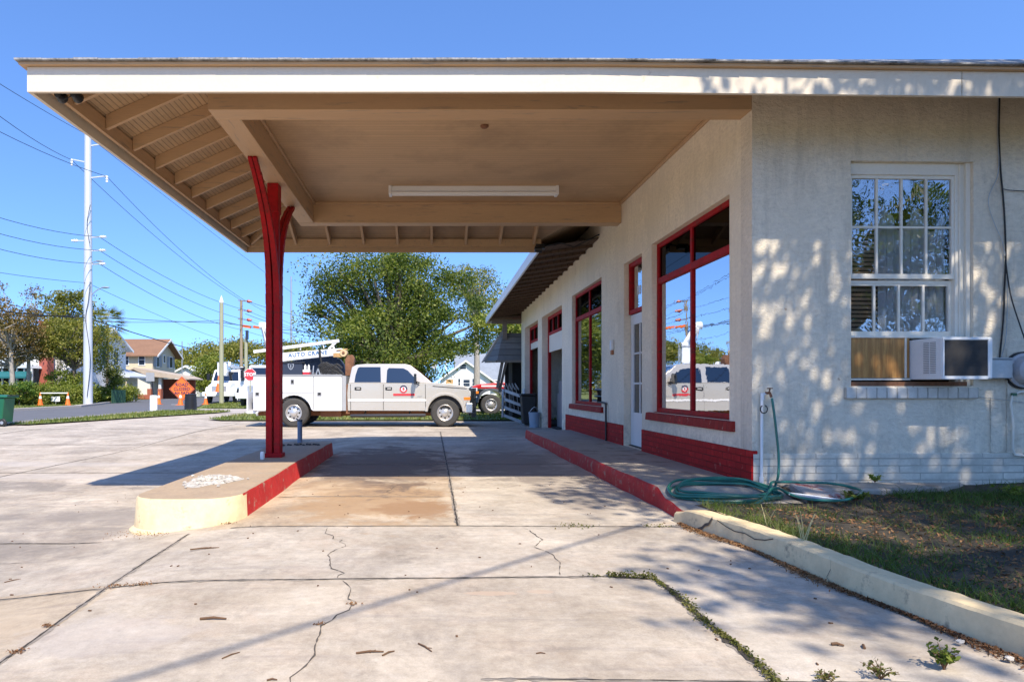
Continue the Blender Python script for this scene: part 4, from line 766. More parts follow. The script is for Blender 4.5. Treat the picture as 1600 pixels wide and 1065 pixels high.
for k in range(6):   # coil on the walk
    rx_, ry_ = .50-.03*(k % 3)+.02*math.sin(k*2.1), .30-.025*(k % 3); ccx, ccy = 2.79+.03*math.sin(k*1.9), 6.47+.02*math.cos(k*2.3)
    for j in range(12):
        a = .25+2*math.pi*j/12; x = ccx+rx_*math.cos(a); y = ccy+ry_*math.sin(a); P.append((x, y, wz(y)+.014+.020*(k*.55)+.01*math.sin(j*1.3+k)))
P += [(3.25, 6.5, .25), (3.4, 6.62, .24), (3.62, 6.66, .23), (3.85, 6.55, .235), (3.98, 6.33, .21), (3.85, 6.12, .19), (3.6, 5.95, .175), (3.38, 5.98, .17), (3.28, 6.15, .18), (3.25, 6.35, .215), (3.15, 6.3, .22), (2.98, 6.12, .15), (2.85, 6.03, .115)]
m.tube(cr(P, 6), .0125, 8); tag(m.build('garden_hose', m_hose, smooth=True, at=(3.4, 6.79, 1.05)), 'green garden hose coiled on the walk below the tap', 'hose')
t = thing('concrete_pad', 'low concrete pad along the foot of the stucco wall', 'concrete pad', (4.3, 6.6, .1)); m = MB(); m.prism([(3.62, 6.42), (4.3, 6.38), (4.9, 6.55), (5.35, 6.84), (3.46, 6.84), (3.46, 6.7)], .05, .205, axis='Z'); m.build('slab', m_walk, t, bevel=.015)
m = MB(); m.add([(3.42, 6.20, .1), (3.80, 6.20, .1), (3.72, 6.56, .1), (3.47, 6.6, .1), (3.42, 6.20, .19), (3.80, 6.20, .17), (3.72, 6.56, .225), (3.47, 6.6, .235)], [(3,2,1,0),(4,5,6,7),(0,1,5,4),(1,2,6,5),(2,3,7,6),(3,0,4,7)]); tag(m.build('concrete_block', M('red_spotted_concrete', (.42, .37, .33), .9, .2, 5, .01, 30, dirt=.52, dcol=(.3, .06, .05), dscale=7), bevel=.01, at=(3.6, 6.3, .1)), 'broken concrete block with red paint smears inside the hose loop', 'concrete block')
m = MB(); m.tube([(3.30, 6.28, .185), (3.45, 6.12, .18), (3.62, 5.96, .17)], .009, 8); tag(m.build('loose_pipe', m_whiteplastic, smooth=True, at=(3.4, 6.1, .17)), 'short white plastic pipe lying by the hose', 'pipe', 'loose white pipes by the hose'); m = MB(); m.tube([(3.26, 6.2, .185), (3.4, 6.03, .178), (3.5, 5.95, .172)], .010, 8); tag(m.build('loose_pipe', m_galv, smooth=True, at=(3.3, 6.1, .17)), 'thin gray pipe lying next to the white one by the hose', 'pipe')
# wall lamp, conduit between door and second window
t = thing('wall_lamp', 'small white wall lamp on the pillar left of the white door', 'wall lamp', (X0, 12.1, 1.84)); m = MB(); m.box(X0-.05, 12.04, 1.82, X0, 12.16, 2.0); m.build('lamp_body', m_whiteplastic, t, bevel=.015, seg=2); m = MB(); m.box(X0-.04, 12.05, 1.74, X0, 12.15, 1.82); m.build('lamp_base', M('lamp_base_orange', (.4, .16, .06), .6), t, bevel=.01)
m = MB(); m.tube(cr([(X0-.04, 12.45, .15), (X0-.04, 12.45, .80), (X0-.04, 12.48, .86), (X0-.04, 12.6, .88), (X0-.04, 13.0, .88)], 3), .018, 8); tag(m.build('bent_pipe', m_blackmetal, smooth=True, at=(X0-.04, 12.45, .15)), 'dark bent pipe standing against the wall between door and far window', 'pipe')
# ---------------------------------------------------------------- pump island
t = thing('pump_island', 'raised concrete pump island with cream painted end and red painted side', 'pump island', (-2.15, 9, 0))
def isl(z, g=0, n=10):
    xl, xr, yf, yb, r = -2.625-g, -1.675+g, 5.83-g, 12.1+g, .40; P = []
    for k in range(n+1): a = math.pi+math.pi/2*k/n; P.append((xl+r+r*math.copysign(abs(math.cos(a))**.8, math.cos(a)), yf+r+r*math.copysign(abs(math.sin(a))**.8, math.sin(a)), z))
    for k in range(n+1): a = 1.5*math.pi+math.pi/2*k/n; P.append((xr-r+r*math.copysign(abs(math.cos(a))**.8, math.cos(a)), yf+r+r*math.copysign(abs(math.sin(a))**.8, math.sin(a)), z))
    for yy_ in np.arange(6.4, 11.9, .25): P.append((xr-.03*sm((yy_-7.6)/1)+rng.normal()*.002-(.0 if z < .1 else .004), float(yy_), z+(rng.normal()*.0025 if z > .1 else 0)))
    rr = .2
    for k in range(5): a = math.pi/2*k/4; P.append((xr-.03-rr+rr*math.cos(a), yb-rr+rr*math.sin(a), z))
    for k in range(5): a = math.pi/2+math.pi/2*k/4; P.append((xl+rr+rr*math.cos(a), yb-rr+rr*math.sin(a), z))
    return P
st = rng.bit_generator.state
L_ = []
for z, g in ((-.2, .045), (-.085, .045), (-.06, .015), (.185, 0), (.2, -.012)): rng.bit_generator.state = st; L_.append(isl(z, g))
n = len(L_[0]); vs = [p for l in L_ for p in l]; fs = []; mi = []
for j in range(4):
    for i in range(n):
        a = L_[j][i]; b = L_[j][(i+1) % n]; x = (a[0]+b[0])/2; yy_ = (a[1]+b[1])/2; fs.append((j*n+i, j*n+(i+1) % n, (j+1)*n+(i+1) % n, (j+1)*n+i))
        mi.append(0 if j == 3 and yy_ > 6.3 and rng.random() < .0 else (1 if (yy_ < 6.17 or x < -2.4) else 2))
m = MB(); m.v = vs; m.f = fs; m.mi = mi; m.build('kerb_side', [m_concrete_top, m_cream, m_redkerb], t, smooth=True, angle=50)
m = MB(); m.add([(x, y, z+.0005) for x, y, z in L_[4]], [tuple(range(n))]); m.build('top_slab', m_concrete_top, t)
# broken mortar patch
rr = np.linspace(0, 1, 9); vs = []; m = MB(); K = 34
for i, r in enumerate(rr):
    for k in range(K):
        a = 2*math.pi*k/K; w = 1+.16*math.sin(a*3+1)+.08*math.sin(a*7); x = -2.24+.25*r*w*math.cos(a); y = 7.02+.44*r*w*math.sin(a); vs.append((x, y, .2+(.002 if i == 8 else .007+abs(rng.normal())*.011)))
m.add(vs, [(i*K+k, i*K+(k+1) % K, (i+1)*K+(k+1) % K, (i+1)*K+k) for i in range(8) for k in range(K)]); o = m.build('mortar_patch', m_rubble, t); o['label'] = 'rough white broken mortar patch'
m = MB()
for _ in range(60): x = -2.24+rng.normal()*.12; y = 7.02+rng.normal()*.2; s = rng.uniform(.006, .022); m.lathe([(0, -s*.6), (s, -s*.3), (s*.9, s*.4), (0, s*.6)], (x, y, .212), n=5)
o = m.build('mortar_rubble', m_rubble, t); o['kind'] = 'stuff'
t = thing('bollard', 'short blue-gray capped steel pipe standing at the far end of the island', 'bollard', (-2.27, 11.9, .2)); m = MB(); m.tube([(-2.27, 11.9, .19), (-2.27, 11.9, .57)], .042, 14); m.build('pipe', m_bluegray, t, smooth=True); m = MB(); m.tube([(-2.27, 11.9, .57), (-2.27, 11.9, .60)], .048, 14); m.tube([(-2.30, 11.9, .6), (-2.34, 11.9, .62)], .012, 6); m.build('cap', m_navy, t, smooth=True)
m = MB()
for i in range(16): x = -2.6+i*.05+rng.normal()*.01; s = .02+.014*rng.random(); m.lathe([(0, -s*.4), (s, 0), (s*.7, s*.6), (0, s*.8)], (x, 11.35+rng.normal()*.05, .205), n=5)
tag(m.build('rubble_row', M('dark_rubble', (.07, .065, .06), .95, .3), at=(-2.3, 11.35, .2)), 'row of dark broken concrete lumps across the island beside the blue-gray pipe', 'rubble', kind='stuff')
x, y, z = W(410, 716, 9.1); m = MB(); m.lathe([(0, .2), (.026, .2), (.03, .21), (.03, .28), (.024, .30), (.022, .305), (0, .306)], (x, y, 0), n=14); tag(m.build('white_cup', m_whiteplastic, smooth=True, at=(x, y, .2)), 'small white cup standing at the foot of the red post', 'cup')
# ================================================================ vehicles
m_silver = M('silver_beige_paint', (.56, .52, .455), .25, .01, 1, 0, metal=.3, coat=.6); m_vwhite = M('vehicle_white', (.80, .80, .79), .35, .03, 1, 0, coat=.4); m_vred = M('vehicle_red', (.50, .012, .015), .3, .05, 1, 0, coat=.6); m_vblack = M('vehicle_black', (.015, .015, .017), .3, .1, 1, 0, coat=.5)
m_chrome = M('polished_wheel', (.62, .60, .57), .35, .1, 3, 0, metal=.7); m_amber = M('amber_lens', (.75, .22, .02), .3, .05, 1, 0); m_clear = M('clear_lens', (.6, .65, .7), .15, .05, 1, 0); m_tyre = M('tyre', (.05, .048, .045), .85, .2, 6, .003, 30); m_seam = M('panel_gap', (.02, .02, .02), .8, 0, 1, 0)
m_blue = M('lettering_blue', (.03, .14, .32), .5, 0, 1, 0); m_redmark = M('marking_red', (.62, .04, .05), .5, 0, 1, 0); m_navymark = M('marking_navy', (.03, .03, .08), .5, 0, 1, 0); m_cargold = M('crane_rust_paint', (.50, .30, .12), .7, .3, 4, 0); m_bluetint = M('tail_gray', (.30, .31, .32), .5, .1)
def wheel(par, x, y, z, r, w, side=-1, holes=8, rimm=None, name='wheel'):
    m = MB(); m.lathe([(r*.56, -w/2), (r*.62, -w/2-.005), (r*.9, -w/2+.01), (r, -w/2+.05), (r, w/2-.05), (r*.9, w/2-.01), (r*.62, w/2+.005), (r*.56, w/2)], (x, y, z), 'Y', 28); o = m.build(name, m_tyre, par, smooth=True, angle=30)
    s = side; m = MB(); pr = [(r*.565, s*(w/2-.0)), (r*.55, s*(w/2+.004)), (r*.50, s*(w/2-.01)), (r*.46, s*(w/2-.055)), (r*.26, s*(w/2-.045)), (r*.22, s*(w/2+.005)), (r*.12, s*(w/2+.02)), (0, s*(w/2+.022))]; m.lathe(pr, (x, y, z), 'Y', 24); rim = m.build('rim', rimm or m_chrome, o, smooth=True, angle=30)
    m = MB()
    for k in range(holes): a = 2*math.pi*k/holes; cx, cz = x+r*.37*math.cos(a), z+r*.37*math.sin(a); m.tube([(cx, y+s*(w/2-.06), cz), (cx, y+s*(w/2-.045), cz)], r*.065, 8)
    m.build('hub_hole', m_seam, rim); return o
def arch(cx, cz, r, a0, a1, n=12): return [(cx+r*math.cos(R(a0+(a1-a0)*i/n)), cz+r*math.sin(R(a0+(a1-a0)*i/n))) for i in range(n+1)]
YT = 20.1; sT = F/YT
TX = lambda px: (px-672)/sT; TZ = lambda py: HC-(py-606)/sT
TP = lambda L_: [(TX(a), TZ(b)) for a, b in L_]
trk = thing('service_truck', 'silver crew cab pickup with white utility body and small crane, parked beyond the canopy', 'pickup truck', (-1.9, 21.1, 0))
y0, y1 = YT, YT+2.0; tz = -.012
fw_c = (TX(695.5), .40); rw_c = (TX(460), .40); r_t = .425
body = [(TX(543.5), TZ(641)), (TX(542.5), TZ(615)), (TX(544), TZ(598.5)), (TX(640), TZ(598.5)), (TX(662), TZ(598.3)), (TX(676), TZ(597.5)), (TX(700), TZ(599.5)), (TX(720), TZ(602)), (TX(729), TZ(604)), (TX(733), TZ(608)), (TX(734.5), TZ(615)), (TX(734), TZ(640)), (TX(726), TZ(646)), (TX(722), TZ(646))]
body += [p for p in arch(fw_c[0], fw_c[1]+.02, .52, 0, 180, 14)]+[(fw_c[0]-.52, TZ(641.5)), ]
body = [(a, max(b, .42) if i < len(body) else b) for i, (a, b) in enumerate(body)]
m = MB(); m.prism(body, y0, y1); bo = m.build('body', m_silver, trk, bevel=.03, seg=2)
gh = TP([(544, 598.5), (549, 573), (556, 569.3), (570, 568), (632, 568), (641, 570), (658, 583), (676, 598.3)]); zb = TZ(598.5); ins = lambda z: max(0, (z-zb))*.22
m = MB(); m.prism(gh, y0+.03, y1-.03, ins); m.build('cab_roof', m_silver, trk, bevel=.02, seg=2)
def sidepanel(name, P, mat, par, yo=.03, off=.004, insf=ins, th=.02, y_=None):
    Y_ = y0 if y_ is None else y_; m = MB(); n = len(P); vs = [(a, Y_+yo+insf(z)-off, z) for a, z in P]+[(a, Y_+yo+insf(z)-off+th, z) for a, z in P]; m.add(vs, [tuple(range(n)), tuple(range(2*n-1, n-1, -1))]+[(i, i+n, (i+1) % n+n, (i+1) % n) for i in range(n)]); return m.build(name, mat, par)
sidepanel('side_window', TP([(553.5, 597), (555, 586), (558.5, 574.5), (561, 573), (594, 573), (595, 597)]), m_carglass, trk); sidepanel('side_window', TP([(603.5, 597.5), (604.5, 578), (607, 574.5), (630, 575), (637, 578.5), (650, 592), (652, 598)]), m_carglass, trk)
m = MB(); wa, wb = TP([(644, 572.5), (674, 597)]); m.add([(wa[0]+.02, y0+.2, wa[1]), (wb[0]+.02, y0+.10, wb[1]), (wb[0]+.02, y1-.10, wb[1]), (wa[0]+.02, y1-.2, wa[1]), (wa[0]+.04, y0+.2, wa[1]+.03), (wb[0]+.05, y0+.10, wb[1]+.03), (wb[0]+.05, y1-.10, wb[1]+.03), (wa[0]+.04, y1-.2, wa[1]+.03)], [(3,2,1,0),(4,5,6,7),(0,1,5,4),(1,2,6,5),(2,3,7,6),(3,0,4,7)]); m.build('windscreen', glass('windscreen_glass', (.1, .18, .25), .45), trk)
zero = lambda z: 0
def line(px0, py0, px1, py1, w=.014, name='door_gap', mat=m_seam, yo=-.004): a, b = TP([(px0, py0), (px1, py1)]); m = MB(); m.bar((a[0], y0+yo+.002, a[1]), (b[0], y0+yo+.002, b[1]), w, .008, (0, 1, 0)) ; return m.build(name, mat, trk)
line(547.5, 600, 548, 640); line(599, 600, 599, 640); line(664.5, 600, 665, 640); line(676, 603, 729, 607, .02)
for px in (554, 602): 
    m = MB(); m.box(TX(px), y0-.012, TZ(609.5), TX(px+10.5), y0+.01, TZ(604.5)); o = m.build('door_handle', m_black, trk, bevel=.01)
    m = MB(); m.box(TX(px+3), y0-.03, TZ(608), TX(px+9), y0-.012, TZ(606)); m.build('grip', m_silver, o, bevel=.004)
m = MB(); m.box(TX(543.5), y0-.012, TZ(626.5), TX(600), y0, TZ(623.5)); m.box(TX(600.5), y0-.012, TZ(626.5), TX(666), y0, TZ(623.5)); m.build('side_moulding', m_vwhite, trk, bevel=.004)
m = MB(); fl = arch(fw_c[0], fw_c[1]+.02, .60, 4, 176, 14)+arch(fw_c[0], fw_c[1]+.02, .515, 176, 4, 14); m.prism(fl, y0-.05, y0+.02); m.build('fender_flare', m_silver, trk, bevel=.015)
m = MB(); m.tube([(TX(548), y0-.06, TZ(649)), (TX(665), y0-.06, TZ(648.3))], .05, 10); 
for px in (570, 640): m.bar((TX(px), y0-.03, TZ(648)), (TX(px), y0+.3, TZ(643)), .05, .04)
m.build('running_board', m_vblack, trk, smooth=True)
m = MB(); m.box(TX(726), y0-.0+.05, TZ(619), TX(735.5), y0+.38, TZ(610.5)); m.build('headlight', m_clear, trk, bevel=.015); m = MB(); m.box(TX(724.5), y0-.006, TZ(625), TX(735), y0+.36, TZ(620)); m.build('headlight', m_amber, trk, bevel=.01)
m = MB(); m.box(TX(733), y0+.3, TZ(627), TX(737), y1-.3, TZ(608)); m.build('radiator_grille', m_vblack, trk)
m = MB(); m.box(TX(728), y0-.02, TZ(645), TX(739), y1+.02, TZ(629.5)); m.build('bumper', M('bumper_chrome', (.55, .58, .62), .2, .05, 2, 0, metal=.8), trk, bevel=.03, seg=2)
m = MB(); 
for q in (y0+.35, y1-.35): m.box(TX(737), q-.04, TZ(652), TX(745), q+.04, TZ(606))
for z in (609, 620, 634, 645): m.tube([(TX(742), y0+.05, TZ(z)), (TX(744), y1-.05, TZ(z))], .035, 8)
m.build('grille_guard', m_vblack, trk)
m = MB(); m.box(TX(647), y0-.33, TZ(600), TX(651), y0-.06, TZ(584)); m.bar((TX(650), y0-.08, TZ(596)), (TX(656), y0+.05, TZ(598)), .05, .04); m.bar((TX(651), y0-.08, TZ(600)), (TX(657), y0+.05, TZ(601)), .04, .03); m.build('wing_mirror', m_vblack, trk, bevel=.015)
# door emblem: red and navy ring with letter, red stripe
cx, cz = TX(630.5), TZ(607.5); m = MB(); m.lathe([(0, 0), (.105, 0), (.105, -.004)], (cx, y0-.008, cz), 'Y', 24); em = m.build('door_emblem', m_vwhite, trk)
m = MB(); m.lathe([(.072, -.005), (.112, -.005), (.112, .0), (.072, 0), (.072, -.005)], (cx, y0-.009, cz), 'Y', 24); m.mi = [0 if (i % 24) in range(7, 19) else 1 for i in range(len(m.f))]; m.build('ring', [m_redmark, m_navymark], em)
text('letter', 'B', m_redmark, em, facing_cam((cx, y0-.014, cz)), .12, .002, bold=.004)
m = MB(); m.box(TX(614.5), y0-.008, TZ(618), TX(648), y0-.001, TZ(614.6)); m.build('red_stripe', m_redmark, trk); line(652, 619.2, 660, 618.6, .02, 'badge', m_bluetint)
wheel(trk, fw_c[0], y0+.14, r_t, r_t, .25); wheel(trk, fw_c[0], y1-.14, r_t, r_t, .25, 1); wheel(trk, rw_c[0], y0+.02, r_t, r_t, .26); wheel(trk, rw_c[0], y0+.32, r_t, r_t, .25); wheel(trk, rw_c[0]+.0, y1+.05, r_t, r_t, .26, 1); wheel(trk, rw_c[0], y1-.25, r_t, r_t, .25, 1)
# utility body
uy0, uy1 = y0-.10, y1+.12
ub_ = TP([(397, 641), (397, 587), (534.5, 587), (534.5, 641.5), (490, 641.5)])+arch(rw_c[0], rw_c[1]+.02, .52, 12, 168, 12)+[(rw_c[0]-.52, TZ(641))]
for a, b in ((uy0, uy0+.5), (uy1-.5, uy1)): m = MB(); m.prism(ub_, a, b); ubo = m.build('utility_body', m_vwhite, trk, bevel=.012)
m = MB(); m.box(TX(397), uy0+.5, TZ(628), TX(534), uy1-.5, TZ(622)); m.box(TX(397), uy0+.5, TZ(628), TX(399), uy1-.5, TZ(600)); m.build('load_bed', m_vwhite, trk)
m = MB(); m.box(TX(396.5), uy0-.015, TZ(588), TX(535), uy0+.5, TZ(585)); m.build('body_top_rail', m_bluetint, trk, bevel=.006)
m = MB(); m.box(TX(535), uy0+.02, TZ(641), TX(541), uy1-.02, TZ(587)); m.build('headboard', M('headboard_gray', (.36, .37, .38), .5, .1), trk)
def hl(x_0, y_0, x_1, y_1): a, b = TP([(x_0, y_0), (x_1, y_1)]); m = MB(); m.bar((a[0], uy0-.002, a[1]), (b[0], uy0-.002, b[1]), .014, .008, (0, 1, 0)); m.build('door_gap', m_seam, trk)
for q in ((438, 613, 490, 613), (491, 588, 491, 640), (437, 588, 437, 613)): hl(*q)
for px, py, w_, h_ in ((403.5, 615, 7, 6), (458, 596, 6, 8), (500, 615, 7, 6)):
    m = MB(); m.box(TX(px-w_/2), uy0-.018, TZ(py+h_/2), TX(px+w_/2), uy0+.0, TZ(py-h_/2)); o = m.build('latch', m_bluetint, trk, bevel=.006); m = MB(); m.box(TX(px-w_/3.4), uy0-.024, TZ(py+h_/3.4), TX(px+w_/3.4), uy0-.018, TZ(py-h_/3.4)); m.build('paddle', m_black, o)
m = MB(); m.tube(cr([(TX(401), uy0+.05, TZ(646)), (TX(407), uy0+.05, TZ(641)), (TX(430), uy0+.05, TZ(641))], 4), .03, 6); m.box(TX(384), uy0+.2, TZ(646), TX(398), uy1-.2, TZ(642)); m.box(TX(384), uy0+.2, TZ(640), TX(386), uy1-.2, TZ(612)); m.box(TX(396), uy0+.4, TZ(650), TX(399), uy0+.5, TZ(642)); m.build('rear_step', m_vwhite, trk)
m = MB(); m.box(TX(395), y0+.45, TZ(650), TX(720), y0+.55, TZ(642)); m.box(TX(395), y1-.55, TZ(650), TX(720), y1-.45, TZ(642)); m.box(TX(500), y0+.1, TZ(651), TX(532), y0+.6, TZ(642)); m.box(TX(420), y0+.4, TZ(655), TX(440), y1-.4, TZ(645)); m.build('chassis', M('rusty_chassis', (.22, .09, .04), .9, .3), trk)
m = MB(); m.box(fw_c[0]-.62, y0+.05, .55, fw_c[0]+.62, y0+.12, 1.02); m.box(fw_c[0]-.62, y0+.32, .42, fw_c[0]+.62, y0+.36, 1.02); m.box(rw_c[0]-.62, y0+.48, .42, rw_c[0]+.62, y0+.52, 1.02); m.build('wheel_well', m_seam, trk)
m = MB(); m.box(TX(540), y0+.05, TZ(646), TX(546), y0+.3, TZ(600)); m.build('fuel_filler', m_rust, trk)
# crane on the body
cyb = y0+.9; m = MB()
def plate(P, ya, yb_, mat, name, par, bv=.01): m = MB(); m.prism(TP(P), ya, yb_); return m.build(name, mat, par, bevel=bv)
plate([(534.5, 586), (534, 560), (538, 553), (546, 552), (549, 558), (547, 575), (544, 586)], cyb-.16, cyb+.16, m_rust, 'crane_post', trk)
cb = plate([(432, 549), (500, 543.5), (528, 541.5), (536, 545), (537, 550), (532, 554), (512, 554), (440, 562), (432, 563)], cyb-.12, cyb+.12, m_vwhite, 'crane_boom', trk)
m = MB(); x_, z_ = TX(531.5), TZ(549); m.tube([(x_, cyb-.16, z_), (x_, cyb+.16, z_)], .11, 16); m.build('winch_drum', M('drum_cream', (.6, .45, .25), .6, .2), cb, smooth=True); m = MB(); m.tube([(x_, cyb-.175, z_), (x_, cyb-.16, z_)], .045, 10); m.build('drum_hub', m_rust, cb)
m = MB(); m.tube([(TX(520), cyb-.13, TZ(545)), (TX(538), cyb-.14, TZ(543))], .02, 6); m.box(TX(515), cyb-.135, TZ(556), TX(530), cyb-.1, TZ(549)); m.build('boom_bracket', m_cargold, cb)
text('lettering', 'AUTO CRANE', m_blue, cb, facing_cam((TX(473.5), cyb-.126, TZ(550.5)), R(5)), .17, .002, bold=.003, spacing=1.15)
m = MB(); m.bar((TX(385), cyb-.05, TZ(547)), (TX(524), cyb-.05, TZ(529)), .09, .09); m.bar((TX(522), cyb-.05, TZ(529)), (TX(507), cyb-.05, TZ(542)), .06, .06); m.bar((TX(513), cyb-.05, TZ(533)), (TX(516), cyb-.05, TZ(543)), .05, .05)
m.bar((TX(461), cyb-.05, TZ(538)), (TX(461), cyb-.05, TZ(544)), .03, .03); m.bar((TX(498), cyb-.05, TZ(533)), (TX(499), cyb-.05, TZ(541)), .03, .03); m.build('ladder_rack', m_vwhite, trk)
m = MB(); m.tube(cr([(TX(493), cyb-.15, TZ(544)), (TX(494), cyb-.17, TZ(555)), (TX(497), cyb-.16, TZ(570)), (TX(497), cyb-.16, TZ(576))], 4), .035, 8); m.build('strap', m_black, cb)
t = thing('tool_box', 'dark navy tool box with gray shield emblem on top of the service truck', 'tool box', (TX(455), uy0+.3, TZ(585))); m = MB(); m.box(TX(438), uy0+.05, TZ(585), TX(472.5), uy0+.5, TZ(566.5)); m.build('box', m_navy, t, bevel=.01); m = MB(); m.box(TX(437.5), uy0+.03, TZ(568), TX(473), uy0+.52, TZ(565)); m.build('lid', M('lid_black', (.012, .014, .02), .4), t, bevel=.008)
m = MB(); c_, d_ = TX(455), TZ(572); sh = [(-.09, .07), (-.05, .09), (0, .095), (.05, .09), (.09, .07), (.08, -.02), (.045, -.08), (0, -.11), (-.045, -.08), (-.08, -.02)]; m.prism([(c_+a, d_+b) for a, b in sh], uy0+.04, uy0+.049); em = m.build('shield_emblem', m_galv, t)
m = MB(); m.prism([(c_+a*.72, d_+b*.72) for a, b in sh], uy0+.037, uy0+.0405); m.build('shield_face', m_navy, em); m = MB(); m.box(c_-.012, uy0+.034, d_-.05, c_+.012, uy0+.038, d_+.045); m.build('shield_mark', m_galv, em)
m = MB(); P = TP([(440, 585), (440, 566), (452, 558), (470, 556), (500, 552), (512, 553), (522, 558), (529, 568), (532, 585)]); m.prism(P, cyb+.2, cyb+.9, lambda z: (z-1.5)*.25); tag(m.build('tarpaulin', M('tarp_gray', (.045, .05, .065), .55, .4, 5, .02, 12), at=(TX(490), cyb+.5, TZ(585))), 'dark gray tarpaulin humped over the load behind the crane boom', 'tarpaulin')
m = MB()
for k in range(26): 
    a = TX(rng.uniform(503, 528)); z = TZ(rng.uniform(570, 584)); m.tube(cr([(a-.15, uy0+.2, z-.03), (a, uy0+.22, z+.08), (a+.16, uy0+.2, z-.04)], 3), .035, 6)
tag(m.build('hose_bundle', m_black, at=(TX(515), uy0+.2, TZ(584))), 'tangle of black hoses on top of the service body', 'hose bundle')
t = thing('crate', 'small white and red crate beside the tool box on the truck', 'crate', (TX(478), uy0+.2, TZ(585))); m = MB(); m.box(TX(473.5), uy0+.05, TZ(585), TX(484), uy0+.35, TZ(581)); m.build('crate_base', m_vred, t); m = MB(); m.box(TX(473.5), uy0+.05, TZ(581), TX(484), uy0+.35, TZ(577.5)); m.build('crate_body', m_white, t)
for i, px in enumerate((476, 481.5)): x_ = TX(px); m = MB(); m.lathe([(0, 0), (.035, 0), (.035, .11), (.015, .14), (.015, .16), (0, .16)], (x_, uy0+.2, TZ(577.5)), n=10); tag(m.build('bottle', m_whiteplastic, smooth=True, at=(x_, uy0+.2, TZ(577.5))), 'white bottle standing in the crate, '+('nearer the tool box' if i == 0 else 'farther from the tool box'), 'bottle', 'bottles in the truck crate')
m = MB(); 
for a, b in (((489, 584), (490, 571)), ((494, 585), (497, 575)), ((500, 585), (497, 575))): m.bar((TX(a[0]), uy0+.1, TZ(a[1])), (TX(b[0]), uy0+.1, TZ(b[1])), .03, .03)
tag(m.build('frame_stand', m_galv, at=(TX(495), uy0+.1, TZ(585))), 'small gray A-frame stand on top of the service body', 'stand')
# red pickup facing left beyond the garage
rp = thing('pickup_truck', 'red and black pickup with chrome wheels half hidden beyond the garage', 'pickup truck', (4.2, 30, 0)); Yr = 29.0; sR = F/Yr
RXf = lambda px: (px-672)/sR; RZ = lambda py: HC-(py-606)/sR; RP = lambda L_: [(RXf(a), RZ(b)) for a, b in L_]
wc = (RXf(767.5), .44)
up = RP([(737, 607), (739, 603), (752, 599.5), (780, 597.5), (800, 596.5), (860, 596), (900, 597), (925, 599), (925, 608)])
lo = RP([(738, 607.2), (925, 608), (925, 637), (850, 638)])+[(wc[0]+.56, RZ(637))]+arch(wc[0], wc[1]+.05, .56, 5, 175, 12)+RP([(745, 635), (738, 633), (735.5, 620)])
m = MB(); m.prism(up, Yr, Yr+1.95); m.build('bonnet', m_vred, rp, bevel=.03, seg=2); m = MB(); m.prism(lo, Yr+.003, Yr+1.947); m.build('body', m_vblack, rp, bevel=.02)
m = MB(); P = RP([(797, 597), (812, 577), (820, 573), (870, 573), (880, 596)]); zz = RZ(597); m.prism(P, Yr+.04, Yr+1.9, lambda z: max(0, z-zz)*.2); m.build('cab_roof', m_vred, rp, bevel=.03); 
m = MB(); P = RP([(803, 595), (815, 578.5), (834, 577), (834, 595)]); m.add([(a, Yr+.03+max(0, z-zz)*.2, z) for a, z in P], [(0, 1, 2, 3)]); m.build('side_window', m_carglass, rp); m = MB(); m.add([(RXf(796.5), Yr+.1, RZ(595)), (RXf(810), Yr+.25, RZ(577)), (RXf(810), Yr+1.7, RZ(577)), (RXf(796.5), Yr+1.85, RZ(595))], [(0, 1, 2, 3)]); m.build('windscreen', m_carglass, rp)
m = MB(); fl = arch(wc[0], wc[1]+.05, .66, 4, 176, 14)+arch(wc[0], wc[1]+.05, .55, 176, 4, 14); m.prism(fl, Yr-.06, Yr+.03); m.build('fender_flare', M('flare_gray', (.10, .11, .12), .35, .1, 1, 0), rp, bevel=.01)
m = MB(); m.box(RXf(736.5), Yr-.004, RZ(611), RXf(746), Yr+.3, RZ(605.3)); m.build('headlight', m_clear, rp, bevel=.01); m = MB(); m.box(RXf(738), Yr-.008, RZ(615), RXf(748), Yr+.3, RZ(611)); m.build('headlight', m_amber, rp, bevel=.01)
m = MB(); m.box(RXf(730), Yr-.02, RZ(631), RXf(739), Yr+1.97, RZ(618.5)); m.build('bumper', m_vblack, rp, bevel=.03); m = MB(); m.box(RXf(740), Yr-.012, RZ(621.5), RXf(751), Yr, RZ(619)); m.build('trim_strip', m_white, rp); m = MB(); m.box(RXf(752), Yr-.006, RZ(604), RXf(800), Yr+.0, RZ(601.5)); m.build('white_stripe', m_vwhite, rp)
wheel(rp, wc[0], Yr+.13, .44, .44, .28, -1, 10); wheel(rp, wc[0]+3.4, Yr+.13, .44, .44, .28, -1, 10); wheel(rp, wc[0], Yr+1.8, .44, .44, .28, 1, 10)
